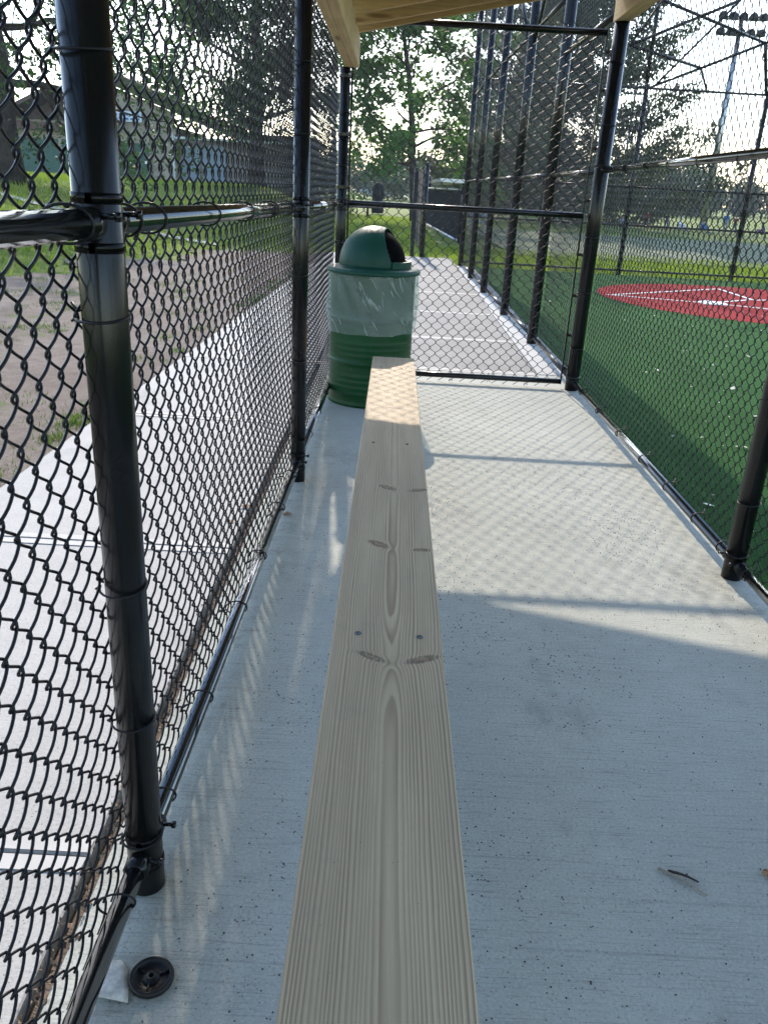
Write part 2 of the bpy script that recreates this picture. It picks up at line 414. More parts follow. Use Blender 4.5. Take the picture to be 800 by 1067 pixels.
# tooled smooth bands beside joints
bd = MB()
for y in (1.385, 3.04, 4.99, 6.87, 8.43, 10.33, 12.4, 14.6):
    for s in (-1, 1):
        ya, yb = sorted((y+s*.007, y+s*.05)); x1 = 1.27 if y > 6.5 else -.61
        bd.add([(-1.875+.022*ya, ya, .0035), (x1, ya, .0035), (x1, yb, .0035), (-1.875+.022*yb, yb, .0035)], [(0, 1, 2, 3)])
bd.build('joint_bands', plain('smooth_cement', (.42, .41, .385), .75, .3, 0., .08, 8.), label='smooth tooled bands beside the walkway joints', kind='structure')
rect('turf', 1.575, 40, -3.2, 17.25, -.006, M_turf, label='dark green artificial turf of the ball field', kind='structure')
rect('outfield', 3.0, 70, 21.5, 36, .004, M_field, label='grey green playing field beyond the backstop', kind='structure')
# red clay circle and lines
c0 = (5.95, 13.35); th = np.linspace(0, 2*PI, 73)[:-1]
MB().add([(c0[0]+2.62*math.cos(t), c0[1]+2.58*math.sin(t), -.002) for t in th], [tuple(range(72))]).build('home_plate_circle', M_red, label='red turf circle around home plate', kind='structure')
ln = MB()
def stripe(a, b, wd=.07, z=.002):
    a = np.array(a); b = np.array(b); d = (b-a)/np.linalg.norm(b-a); n_ = np.array([-d[1], d[0]])*wd/2
    ln.add([(*(a-n_), z), (*(b-n_), z), (*(b+n_), z), (*(a+n_), z)], [(0, 1, 2, 3)])
stripe((3.55, 13.45), (5.93, 15.36)); stripe((5.954, 15.38), (5.94, 13.8)); stripe((5.99, 13.78), (8.2, 14.9), .07, .0025)
stripe((3.42, 13.40), (4.95, 12.98)); stripe((5.0, 12.97), (6.3, 12.3), .07, .0022); stripe((5.0, 13.06), (5.85, 13.76), .07, .0028); stripe((5.0, 12.95), (7.6, 11.8), .06, .0032)
ln.build('chalk_lines', M_line, label='white painted lines on the red circle', kind='structure')
hp = MB(); hx, hy = 4.98, 13.02
hp.add([(hx-.2, hy-.2, .012), (hx+.2, hy-.2, .012), (hx+.2, hy+.05, .012), (hx, hy+.25, .012), (hx-.2, hy+.05, .012), (hx-.2, hy-.2, -.004), (hx+.2, hy-.2, -.004), (hx+.2, hy+.05, -.004), (hx, hy+.25, -.004), (hx-.2, hy+.05, -.004)],
       [(0, 1, 2, 3, 4), (0, 5, 6, 1), (1, 6, 7, 2), (2, 7, 8, 3), (3, 8, 9, 4), (4, 9, 5, 0)]).build('home_plate', plain('white_rubber', (.75, .75, .72), .5), label='white five-sided home plate set in the red circle', cat='home plate')

# ------------------------------------------------------------------ chain link fences
def chain(p0, p1, z0, z1, D=.072, r=.0021, seg=12, side=5, name='wire_mesh', parent=None, e=.0055, nrm=1):
    """woven diamond mesh: vertical flattened spirals, each hooked through the next"""
    p0 = np.array(p0, float); p1 = np.array(p1, float); L = np.linalg.norm(p1-p0); d = (p1-p0)/L
    nv = np.array([d[1], -d[0]])*nrm
    half = D/2; nw = int(L/half); A = half/2+2.3*r
    nper = int(math.ceil((z1-z0)/D)); n = nper*seg+1
    th = np.arange(n)*2*PI/seg; z = z0+D*th/(2*PI)
    if seg >= 8:
        u = -A*(np.cos(th)+np.cos(3*th)/13)/(1+1/13)
    else: u = -A*np.cos(th)
    v = e*np.sin(th)
    k = z <= z1; z = z[k]; u = u[k]; v = v[k]; n = len(z)
    # template in (u along fence, v normal, z)
    P = np.stack([u, v, z], 1); T = np.gradient(P, axis=0); T /= np.linalg.norm(T, axis=1)[:, None]
    U = np.cross(T, np.array([0, 1., 0])); U /= np.linalg.norm(U, axis=1)[:, None]; W = np.cross(T, U)
    a = np.arange(side)*2*PI/side
    ring = (P[:, None]+r*(np.cos(a)[None, :, None]*U[:, None]+np.sin(a)[None, :, None]*W[:, None])).reshape(-1, 3)
    i = np.arange(n-1)[:, None]*side; j = np.arange(side)[None, :]; jn = (j+1) % side
    F1 = np.stack([i+j, i+jn, i+side+jn, i+side+j], -1).reshape(-1, 4)
    Vs = []; Fs = []
    jit = rng.normal(0, .0012, (nw, 2)); ph = rng.uniform(0, 6, 4)
    for q in range(nw):
        s = half*(q+.5); R_ = ring.copy()
        if q % 2: R_[:, 2] += 0  # hooks meet because neighbours share corner heights
        # neighbours: wire q right corners at z=k*D+D/2; left corners of q+1 must match -> shift by D/2
        R_[:, 2] += (q % 2)*(D/2)
        zz = R_[:, 2]
        bow = .004*np.sin(s*2.1+ph[0])*np.sin(zz*2.3+ph[1])+.003*np.sin(s*5.3+ph[2]+zz*3.)
        uu = R_[:, 0]+s+jit[q, 0]+.003*np.sin(zz*3+ph[3]+s*1.5)
        vv = R_[:, 1]+bow
        Vs.append(np.stack([p0[0]+d[0]*uu+nv[0]*vv, p0[1]+d[1]*uu+nv[1]*vv, zz], 1)); Fs.append(F1+q*len(ring))
    return gridmesh(name, np.concatenate(Vs), np.concatenate(Fs), M_wire, parent=parent)
def vpost(b, x, y, z0, z1, r, cap=False, seg=20):
    b.tube([(x, y, z0), (x, y, z1)], r, seg)
    if cap: b.lathe([(r*1.06, 0), (r*1.06, .03), (r*.8, .055), (.001, .065)], (x, y, z1-.01), 20)
def ringtube(b, c, axis, R, r=.0021, tail=0., a0=0., seg=22, side=6, tilt=0., sq=1.):
    ax = np.array(axis, float); ax /= np.linalg.norm(ax)
    h_ = np.array([0, 0, 1.]) if abs(ax[2]) < .8 else np.array([1., 0, 0])
    u = np.cross(ax, h_); u /= np.linalg.norm(u); w_ = np.cross(ax, u)
    t = a0+np.linspace(0, 2*PI*.97, seg)
    P = np.array(c)+R*(np.cos(t)[:, None]*u+np.sin(t)[:, None]*w_*sq)+ax*(np.linspace(-.5, .5, seg)[:, None]*.008+tilt*np.cos(t)[:, None])
    if tail: 
        o = P[-1]-np.array(c); o /= np.linalg.norm(o); P = np.vstack([P, P[-1]+o*tail*.5+ax*.004, P[-1]+o*tail+ax*.012])
        o = P[0]-np.array(c); o /= np.linalg.norm(o); P = np.vstack([P[0]+o*tail*.8-ax*.006, P])
    b.tube(P, r, side)

# left fence : line x = XL(y)
def XL(y): return -.470+.010*y
ORL = (XL(1.32), 1.32, 0)
LF = empty('chain_link_fence', ORL, 'black chain link fence along the left side of the dugout beside the walkway', 'fence', 'chain link fences')
def offv(y, d): return (XL(y)+d, y)
for (y, rr) in ((1.32, .0365), (3.92, .037), (6.40, .037), (-1.28, .0365)):
    b = MB(); vpost(b, XL(y), y, 0, 2.175, rr, seg=28); b.build('post', M_steel, LF, True)
def railz(y): return 1.362-.0125*y
segs = [(-1.24, 1.28), (1.36, 3.88), (3.96, 6.36)]
for a, c in segs:
    MB().tube([(XL(a), a, railz(a)), (XL(c), c, railz(c))], .0215, 20).build('mid_rail', M_railm, LF, True)
    MB().tube([(XL(a), a, .105), (XL(c), c, .100)], .0205, 20).build('bottom_rail', M_railm, LF, True)
# rail end cups + brace bands with bolts
for y in (1.32, 3.92, 6.40):
    for zz in (railz(y), .103):
        b = MB()
        for s in ((-1, 1) if y < 6 else (-1,)):
            b.tube([(XL(y)+.002, y+s*.040, zz), (XL(y)+.002, y+s*.075, zz)], .0245, 18)
            for dz in (-.017, .017): b.lathe([(.0372, -.008), (.0385, -.007), (.0385, .007), (.0372, .008)], (XL(y), y, zz+dz*2.1), 26)
            b.tube([(XL(y)+.020, y+s*.052, zz+.012), (XL(y)+.050, y+s*.052, zz+.012)], .0045, 8)
            b.tube([(XL(y)+.044, y+s*.052, zz+.012), (XL(y)+.052, y+s*.052, zz+.012)], .008, 6)
        b.build('rail_clamp', M_galv if False else M_steel, LF, True)
meshx = -.047
chain((XL(-.4)+meshx, -.4), (XL(6.36)+meshx, 6.36), .035, 2.33, D=.078, r=.0026, seg=14, side=6, parent=LF, nrm=1)
for y in (.86, 1.222, 1.455, 1.606, 2.085, 2.553, 3.05, 3.51, 4.2, 4.65, 5.1, 5.55, 6.0):
    if abs(y-1.32) < .05: continue
    b = MB(); zc = railz(y); ringtube(b, (XL(y)-.012, y, zc), (0.03, 1, 0), .037, .0024, .02, a0=2.6+random.uniform(-.4, .4), tilt=.006, sq=.74); b.build('tie_wire', M_wire, LF, True)
for y in (.90, 1.17, 1.47, 1.855, 2.365, 2.77, 3.27, 3.7, 4.4, 4.9, 5.4, 5.9):
    b = MB(); ringtube(b, (XL(y)-.010, y, .103), (0.03, 1, 0), .034, .0024, .03, a0=2.2+random.uniform(-.5, .8), tilt=.006, sq=.74); b.build('tie_wire', M_wire, LF, True)
for y, zs in ((1.32, (1.582, 1.204, .720, .43, .139)), (3.92, (1.9, 1.62, 1.02, .62, .22)), (6.4, (1.9, 1.55, 1.0, .6, .3))):
    for zc in zs:
        b = MB(); ringtube(b, (XL(y)-.004, y, zc), (0, 0, 1), .0415, .0023, .012, a0=1.6, tilt=.004); b.build('tie_wire', M_wire, LF, True)

# right dugout fence
XR = 1.46
RF = empty('chain_link_fence', (XR, 3.03, 0), 'black chain link fence along the right side of the dugout beside the turf', 'fence', 'chain link fences')
for (y, rr, zt) in ((6.36, .052, 2.535), (3.03, .041, 2.535), (-.3, .041, 2.535)):
    b = MB(); vpost(b, XR, y, 0, zt, rr, seg=24); b.build('post', M_steel, RF, True)
for a, c in ((-.25, 2.98), (3.08, 6.30)):
    MB().tube([(XR, a, 1.625), (XR, c, 1.605)], .0215, 16).build('mid_rail', M_railm, RF, True)
    MB().tube([(XR, a, .068), (XR, c, .072)], .0205, 16).build('bottom_rail', M_railm, RF, True)
for y in (3.03, 6.36):
    for zz in (1.61, .07):
        b = MB(); rr = .043 if y < 4 else .054
        for s in ((-1, 1) if y < 6 else (-1,)):
            b.tube([(XR, y+s*(rr), zz), (XR, y+s*(rr+.035), zz)], .0245, 16)
            b.lathe([(rr-.001, -.011), (rr+.002, -.010), (rr+.002, .010), (rr-.001, .011)], (XR, y, zz+.03), 24)
            b.tube([(XR-.05, y+s*(rr+.012), zz+.012), (XR-.018, y+s*(rr+.012), zz+.012)], .0045, 8)
        b.build('rail_clamp', M_steel, RF, True)
mxR = .053
chain((XR+mxR, .6), (XR+mxR, 6.32), .02, 2.53, D=.074, r=.0023, seg=12, side=5, parent=RF, nrm=-1)
for y in (5.687, 5.232, 4.78, 4.306, 3.80, 3.35, 2.6, 2.15):
    b = MB(); ringtube(b, (XR+.012, y, 1.61), (0, 1, 0), .036, .0024, .02, a0=.6, tilt=.005, sq=.74); b.build('tie_wire', M_wire, RF, True)
for y in (6.0, 5.45, 4.9, 4.38, 3.926, 3.50, 3.178, 2.9, 2.4):
    b = MB(); ringtube(b, (XR+.010, y, .07), (0, 1, 0), .034, .0025, .025, a0=-.8, tilt=.005, sq=.74); b.build('tie_wire', M_wire, RF, True)
for y, rr in ((3.03, .044), (6.36, .056)):
    for zc in (.33, .75, 1.15, 1.9, 2.3):
        b = MB(); ringtube(b, (XR+.003, y, zc), (0, 0, 1), rr, .0023, .012, a0=.4); b.build('tie_wire', M_wire, RF, True)

# end panel closing the dugout
EFR = .0024
EF = empty('end_fence_panel', (.5, 6.38, 0), 'black framed chain link panel across the dugout end behind the rubbish barrel', 'fence', 'chain link fences')
xl, xr = XL(6.4)+.07, XR-.10
for zz, r_ in ((2.47, .021), (1.295, .021), (.060, .021)):
    MB().tube([(xl-.03, 6.38, zz), (xr+.01, 6.37, zz)], r_, 16).build('rail', M_steel, EF, True)
for x in (xl-.02, xr+.02):
    MB().box(x-.006, x+.006, 6.405, 6.418, .03, 2.46).build('tension_bar', M_steel, EF)
for x, px_, rr in ((xl-.02, XL(6.4), .039), (xr+.02, XR, .054)):
    for zc in (.16, .42, .72, 1.02, 1.40, 1.75, 2.12, 2.36):
        b = MB(); s = 1 if x > px_ else -1
        b.lathe([(rr, -.012), (rr+.003, -.010), (rr+.003, .010), (rr, .012)], (px_, 6.38, zc), 24)
        xa, xb = sorted((px_+s*(rr-.002), x+s*.004)); b.box(xa, xb, 6.398, 6.402, zc-.010, zc+.010); b.box(xa, xb, 6.419, 6.423, zc-.010, zc+.010)
        xm = (xa+xb)/2; b.tube([(xm, 6.385, zc), (xm, 6.435, zc)], .0045, 8)
        b.build('tension_band', M_steel, EF)
chain((xl-.03, 6.411), (xr+.03, 6.411), .005, 2.50, D=.086, r=EFR, seg=12, side=5, parent=EF)
for zz in (2.47, 1.295, .06):
    for x in (-.1, .2, .5, .8, 1.1):
        b = MB(); ringtube(b, (x, 6.39, zz), (1, 0, 0), .033, .0021, .015, a0=random.uniform(0, 3)); b.build('tie_wire', M_wire, EF, True)

# tall fence going on from the gate post, then the backstop wall
def fence_run(name, label, pts, z1, rails, posts_r, mesh_z=(0.02, None), D=.074, r=.0021, seg=6, side=3, nrm=1, group='chain link fences'):
    t = empty(name, (*pts[0], 0), label, 'fence', group)
    for i, (x, y) in enumerate(pts):
        b = MB(); vpost(b, x, y, -.02, z1, posts_r, cap=True, seg=16); b.build('post', M_steel, t, True)
    for (a, c) in zip(pts[:-1], pts[1:]):
        for zz in rails: MB().tube([(*a, zz), (*c, zz)], .021, 10).build('rail', M_steel, t, True)
        d = np.array(c)-np.array(a); d = d/np.linalg.norm(d); nn = np.array([d[1], -d[0]])*.06*nrm
        chain(np.array(a)+nn, np.array(c)+nn, mesh_z[0], mesh_z[1] or z1-.03, D=D, r=r, seg=seg, side=side, parent=t)
    return t
wing = [(1.459, 8.41), (1.42, 10.42), (1.385, 12.7), (1.368, 14.8), (1.36, 17.2)]
WF = fence_run('tall_chain_link_fence', 'tall black chain link fence with thick posts leading away beside the far path', wing, 4.6, [.08, 1.6, 3.1, 4.5], .052, r=.0016)
for i, zz in ((0, 1.6), (0, 2.62)): MB().tube([(1.46, 6.4, zz), (1.459, 8.36, zz)], .021, 12).build('rail', M_steel, WF, True)
MB().tube([(1.46, 6.4, .075), (1.459, 8.36, .075)], .021, 12).build('rail', M_steel, WF, True)
chain((1.515, 6.42), (1.515, 8.36), .02, 4.5, D=.074, r=.0020, seg=8, side=4, parent=WF)
for a, c in (((1.44, 8.46, 3.05), (1.42, 10.42, 4.35)), ((1.42, 10.5, 2.9), (1.39, 12.6, 4.3)), ((1.44, 10.4, 3.0), (1.44, 8.5, 4.4))):
    MB().tube([a, c], .021, 10).build('brace', M_steel, WF, True)
back = [(1.36, 17.3), (3.0, 17.3), (4.6, 17.3), (6.92, 17.33), (9.2, 17.36), (11.5, 17.4)]
BS = fence_run('backstop_fence', 'black chain link backstop with an overhanging frame behind the red home plate circle', back, 3.42, [.08, .95, 1.66, 3.40], .045, D=.076, r=.0022, seg=6, side=3)
# hood of the backstop
def bar(a, c, r=.026): MB().tube([a, c], r, 10).build('hood_bar', M_steel, BS, True)
P1, P2, P3, P4 = (4.75, 17.3, 3.454), (5.478, 17.05, 3.75), (6.47, 16.8, 4.166), (7.37, 16.6, 4.55)
Q0, Q1, Q2, Q3 = (4.35, 16.2, 4.62), (3.906, 16.2, 3.923), (4.99, 16.0, 4.377), (5.57, 15.9, 4.625)
bar(P1, P2); bar(P2, P3); bar(P3, P4); bar(Q1, Q2); bar(Q2, Q3); bar(Q1, P2); bar(Q2, P3); bar(Q0, Q2); bar(Q0, Q1, .02)
bar(P2, (5.75, 17.3, 3.38), .02); bar(P3, (6.88, 17.33, 3.4), .034); bar(P1, Q3, .02); bar(P1, (4.62, 17.3, 3.4), .02)
b = MB(); vpost(b, 4.6, 17.36, 3.4, 5.4, .036, seg=12); b.build('post', M_steel, BS, True)

# ------------------------------------------------------------------ dugout roof
RT = empty('dugout_roof', (.5, 6.3, 2.2), 'new pine shed roof frame of beams and rafters over the dugout', 'roof')
YB, YF = -3.2, 6.40
for k, (x0, x1) in enumerate(((-.412, -.3615), (-.3605, -.310))):
    MB().box(x0, x1, YB, YF, 2.178, 2.368, b=.003).build('beam', M_beam, RT)
for k, (x0, x1) in enumerate(((1.405, 1.456), (1.457, 1.508))):
    MB().box(x0, x1, YB, YF, 2.537, 2.726, b=.003).build('beam', M_beam, RT)
sl = .207
def rz(x): return 2.371+sl*(x+.36)
for i, y in enumerate([6.08, 5.70]+[5.70-.406*k for k in range(1, 22)]):
    b = MB(); x0, x1 = -.47, 1.86; h_ = .14; y0, y1 = y-.019, y+.019
    V = [(x0, y0, rz(x0)), (x1, y0, rz(x1)), (x1, y0, rz(x1)+h_), (x0, y0, rz(x0)+h_), (x0, y1, rz(x0)), (x1, y1, rz(x1)), (x1, y1, rz(x1)+h_), (x0, y1, rz(x0)+h_)]
    b.add(V, [(0, 1, 2, 3), (5, 4, 7, 6), (4, 5, 1, 0), (3, 2, 6, 7), (1, 5, 6, 2), (4, 0, 3, 7)]); b.build('rafter', M_raft, RT)
b = MB(); x0, x1 = -.47, 1.86; y0, y1 = 6.30, 6.338
V = [(x, y, rz(x)+dz) for (x, dz) in ((x0, 0), (x1, 0), (x1, .14), (x0, .14)) for y in (y0, y1)]
b.add(V, [(0, 2, 4, 6), (3, 1, 7, 5), (1, 3, 2, 0), (6, 4, 5, 7), (2, 3, 5, 4), (1, 0, 6, 7)]); b.build('fascia', M_raft, RT)
b = MB(); x0, x1 = -.50, 1.90; t0, t1 = .142, .158
V = [(x, y, rz(x)+dz) for (x, dz) in ((x0, t0), (x1, t0), (x1, t1), (x0, t1)) for y in (YB, 6.37)]
b.add(V, [(0, 2, 4, 6), (3, 1, 7, 5), (1, 3, 2, 0), (6, 4, 5, 7), (2, 3, 5, 4), (1, 0, 6, 7)]); b.build('roof_deck', M_deck, RT)
b = MB(); t0, t1 = .160, .170
V = [(x, y, rz(x)+dz) for (x, dz) in ((x0-.02, t0), (x1+.02, t0), (x1+.02, t1), (x0-.02, t1)) for y in (YB-.02, 6.39)]
b.add(V, [(0, 2, 4, 6), (3, 1, 7, 5), (1, 3, 2, 0), (6, 4, 5, 7), (2, 3, 5, 4), (1, 0, 6, 7)]); b.build('shingles', M_shingle, RT)

# ------------------------------------------------------------------ bench
BN = empty('plank_bench', (.032, 2.5, .46), 'long pale pine plank bench running down the middle of the dugout', 'bench')
MB().box(-.094, .158, -1.2, 4.93, .422, .46, b=.0035).build('seat', M_plank, BN)
for y in (4.0, 1.63, -.6):
    g = MB(); g.box(-.06, .124, y-.045, y+.045, .395, .4215, b=.002); g.tube([(.032, y, 0), (.032, y, .396)], .03, 16); g.lathe([(.08, 0), (.08, .008), (.031, .012)], (.032, y, 0.001), 20)
    g.build('leg', M_steel, BN, True)
for i, (x, y) in enumerate(((-.0412, 3.142), (.0946, 3.141), (-.0352, 1.634), (.1068, 1.631), (-.038, 4.62), (.10, 4.62))):
    b = MB(); R0 = .0085 if i in (2, 3) else .0065
    b.lathe([(R0, .0), (R0*.95, .0012), (R0*.5, .0016), (R0*.42, .0006), (.0005, .0004)], (x, y, .4604), 16); b.build('screw_head', M_screw if i in (2, 3) else M_steel, BN, True)

# ------------------------------------------------------------------ barrel
BX, BY = -.13, 5.70
M_drum = Mat('green_drum_paint', .38, .22); p_ = M_drum.coord('Object')
n1 = M_drum.noise(p_, 4., 5); n2 = M_drum.noise(p_, 45., 4, .7); vz = M_drum.voro(p_, 26.)
cc = M_drum.mix(n1.ss(.35, .7), (.002, .040, .010), (.004, .052, .014)); cc = M_drum.mix((1.-vz.ss(.03, .07))*n2.ss(.4, .5), cc, (.22, .26, .22)); cc = M_drum.mix(n2.ss(.66, .8)*.5, cc, (.09, .08, .05))
M_drum.base(cc); M_drum.rough(n1*.25+.25)
lo = MB()
M_lid = Mat('green_moulded_lid', .45, .25); p_ = M_lid.coord('Object'); a_ = M_lid.noise(p_, 3., 4); f_ = M_lid.noise(p_, 90., 3, .7)
cc = M_lid.mix(a_.ss(.3, .7), (.003, .044, .029), (.005, .056, .037)); cc = M_lid.mix(f_.ss(.62, .8)*.35, cc, (.05, .10, .085)); M_lid.base(cc); M_lid.rough(f_*.3+.30); M_lid.bump(f_, .0008)
TB = empty('rubbish_barrel', (BX, BY, 0), 'green steel drum with clear liner bag and domed lid behind the bench end', 'rubbish bin')
prof = [(.02, .012), (.27, .012), (.278, .0), (.289, .004), (.291, .018), (.286, .03)]
for z in np.arange(.04, .86, .0075):
    r = .2855
    for c_, a, w_ in ((.30, .010, .013), (.585, .010, .013)): r += a*math.exp(-((z-c_)/w_)**2)
    for c_ in (.09, .13, .17, .21, .35, .39, .43): r += .0028*math.exp(-((z-c_)/.012)**2)
    prof.append((r, z))
prof += [(.289, .865), (.292, .872), (.289, .88), (.283, .88), (.281, .868), (.280, .3)]
MB().lathe(prof, (BX, BY, .001), 72).build('drum', M_drum.m, TB, True)
MB().lathe([(.305, .876), (.313, .879), (.317, .890), (.314, .905), (.300, .912), (.26, .918), (.238, .922), (.232, .930)], (BX, BY, 0), 72).build('lid_rim', M_lid.m, TB, True)
# dome with side mouth facing +X / slightly away
dome = MB(); nt_, np_ = 220, 80; V = []; F = []
am = math.radians(-14)            # mouth centre direction
for j in range(np_+1):
    ph = j/np_*PI/2
    for i in range(nt_):
        t = i/nt_*2*PI; r = .236*math.cos(ph)**.92 if j < np_ else 0.0; V.append((r*math.cos(t), r*math.sin(t), .925+.25*math.sin(ph)))
V = np.array(V)
Vd = V.copy()
for j in range(np_):
    for i in range(nt_):
        q = (j*nt_+i, j*nt_+(i+1) % nt_, (j+1)*nt_+(i+1) % nt_, (j+1)*nt_+i)
        c_ = V[list(q)].mean(0); t = math.atan2(c_[1], c_[0])-am; t = (t+PI) % (2*PI)-PI
        z_ = (c_[2]-.925)/.25
        if z_ > .06 and c_[0]*math.cos(am)+c_[1]*math.sin(am)+.42*(c_[2]-.925) > .178: continue
        F.append(q)
V2 = V.copy(); V2[:, :2] *= .975; V2[:, 2] = .925+(V2[:, 2]-.925)*.975
V[:, 0] += BX; V[:, 1] += BY; V2[:, 0] += BX; V2[:, 1] += BY
dome.add(V, F); dm = dome.build('dome', M_lid.m, TB, True)
mod = dm.modifiers.new('thickness', 'SOLIDIFY'); mod.thickness = .006; mod.offset = -1
# moulded sill below the mouth
sill = MB(); ts = np.linspace(am-.80, am+.80, 18)
Vs = []; 
for t in ts:
    for r, z in ((.225, .922), (.252, .922), (.252, .962), (.225, .962)): Vs.append((BX+r*math.cos(t), BY+r*math.sin(t), z))
Fs = [(i*4+k, i*4+(k+1) % 4, (i+1)*4+(k+1) % 4, (i+1)*4+k) for i in range(17) for k in range(4)]+[(0, 1, 2, 3), (71, 70, 69, 68)]
sill.add(Vs, Fs).build('mouth_sill', M_lid.m, TB)
MB().lathe([(.001, .915), (.225, .918)], (BX, BY, 0), 40).build('bin_inside', M_inside := plain('dark_bin_inside', (.0015, .0015, .0015), .9, .05), TB)
MB().lathe([(.213*math.cos(k/14*PI/2), .93+.228*math.sin(k/14*PI/2)) for k in range(15)], (BX, BY, 0), 48).build('swing_flap', M_inside, TB, True)
# liner bag hanging outside the drum
bag = MB(); na, nb = 220, 36; V = []; F = []
for j in range(nb+1):
    u = j/nb
    for i in range(na):
        t = i/na*2*PI
        bot = .480+.030*math.sin(t*1.0+2.6)+.012*math.sin(t*2+.8)+.003*math.sin(t*7+1)+.0015*math.sin(t*13)
        z = .886*(1-u)+bot*u
        fold = .0042*math.sin(t*9+u*5.5+math.sin(u*6))+.0030*math.sin(t*23-u*8)+.0018*math.sin(t*51+u*14+2*math.sin(t*3))+.003*math.sin(t*4-u*9)
        r = .2895+.0115+fold*(.4+1.7*math.sin(PI*min(1, u*1.1+.12)))+(.009*math.exp(-((z-.585)/.05)**2))
        r = max(r, .2955 if z < .6 else .292)
        V.append((BX+r*math.cos(t), BY+r*math.sin(t), z))
for j in range(nb):
    for i in range(na): F.append((j*na+i, j*na+(i+1) % na, (j+1)*na+(i+1) % na, (j+1)*na+i))
mb_ = Mat('clear_plastic_film', .22, .6); pb = mb_.coord('Object')
bx_, by_, bz_ = mb_.xyz(pb); cmb = mb_.t.nodes.new('ShaderNodeCombineXYZ'); mb_.t.links.new((bx_*11.+bz_*6.).k, cmb.inputs[0]); mb_.t.links.new((bz_*1.4-bx_*.9).k, cmb.inputs[1])
s1 = mb_.noise(cmb.outputs[0], 1., 3, .5, dist=.5)
cr = (((s1-.5).abs()).ss(0., .022)*-1.+1.)*mb_.noise(pb, 6., 2).ss(.4, .6)
mb_.base((.52, .58, .55)); tr = mb_.t.nodes.new('ShaderNodeBsdfTransparent'); tr.inputs[0].default_value = (.93, .98, .96, 1)
tl = mb_.t.nodes.new('ShaderNodeBsdfTranslucent'); tl.inputs[0].default_value = (.5, .58, .54, 1)
m1 = mb_.t.nodes.new('ShaderNodeMixShader'); m1.inputs[0].default_value = .35; mb_.t.links.new(mb_.b.outputs[0], m1.inputs[1]); mb_.t.links.new(tl.outputs[0], m1.inputs[2])
m2 = mb_.t.nodes.new('ShaderNodeMixShader'); fac = (cr*.42+.24+s1.ss(.40, .7)*.14); mb_.t.links.new(fac.k, m2.inputs[0]); mb_.t.links.new(tr.outputs[0], m2.inputs[1]); mb_.t.links.new(m1.outputs[0], m2.inputs[2])
mb_.t.links.new(m2.outputs[0], mb_.t.nodes['Material Output'].inputs[0])
bag.add(V, F).build('liner_bag', mb_.m, TB, True)

# ------------------------------------------------------------------ small things on the floor
WH = empty('plastic_wheel', (-.384, 1.091, 0), 'small black plastic wheel lying flat on the concrete by the near post', 'wheel')
b = MB(); b.lathe([(.001, .001), (.036, .001), (.0415, .005), (.0425, .010), (.0405, .0155), (.037, .017), (.034, .0145), (.033, .008), (.017, .0075)], (-.384, 1.091, 0), 48); b.build('tyre', M_rubber, WH, True)
b = MB(); b.lathe([(.0165, .0078), (.0155, .0105), (.011, .0115), (.0085, .0155), (.0055, .0155), (.0055, .004), (.0, .004)], (-.384, 1.091, 0), 30)
for k in range(3):
    t = k*2.094+.5; b.tube([(-.384+.012*math.cos(t), 1.091+.012*math.sin(t), .009), (-.384+.034*math.cos(t), 1.091+.034*math.sin(t), .0095)], .0022, 6)
b.build('hub', M_rubber, WH, True)
# torn paper scrap
b = MB(); out = [(-.487, 1.085), (-.470, 1.125), (-.452, 1.128), (-.432, 1.105), (-.417, 1.058), (-.414, 1.042), (-.437, 1.044), (-.470, 1.047), (-.494, 1.053)]
cx_, cy_ = -.45, 1.08; V = [(cx_, cy_, .007)]
for s_, zz in ((.55, .0055), (1., .002)):
    for i, (x, y) in enumerate(out): V.append((cx_+(x-cx_)*s_, cy_+(y-cy_)*s_, zz+.003*math.sin(i*2.1)*s_+.0035*s_))
n = len(out); F = [(0, 1+i, 1+(i+1) % n) for i in range(n)]+[(1+i, 1+n+i, 1+n+(i+1) % n, 1+(i+1) % n) for i in range(n)]
o = b.add(V, F).build('paper_scrap', plain('dirty_paper', (.50, .48, .43), .8, .2, 0., .25, 60.), None, True, label='torn off-white paper scrap on the concrete beside the black wheel', cat='litter')
o.modifiers.new('thickness', 'SOLIDIFY').thickness = .0006
M_twd = plain('dark_twig_bark', (.035, .028, .024), .8); M_twl = plain('pale_twig_bark', (.26, .23, .19), .8); M_leafb = plain('dry_leaf_brown', (.22, .13, .07), .8, .2, 0., .35, 80.)
def twig(a, c, r, mat, label, mid=.004):
    a = np.array(a); c = np.array(c); t = np.linspace(0, 1, 9)[:, None]; P = a*(1-t)+c*t; P[:, 0] += mid*np.sin(t[:, 0]*PI); P[:, 2] = r+.001+.002*np.sin(t[:, 0]*4)
    b = MB(); b.tube(P, [r*(1-.45*x) for x in t[:, 0]], 7); b.tube([P[4], P[4]+np.array([.006, .004, .001])], r*.5, 5)
    return b.build('twig', mat, None, True, label=label, cat='twig', group='twigs on the dugout floor')
twig((.700, 1.425, 0), (.762, 1.398, 0), .0036, M_twd, 'short dark twig on the right of the concrete floor')
twig((.680, 1.432, 0), (.768, 1.362, 0), .0030, M_twl, 'thin pale twig lying against the dark twig on the floor')
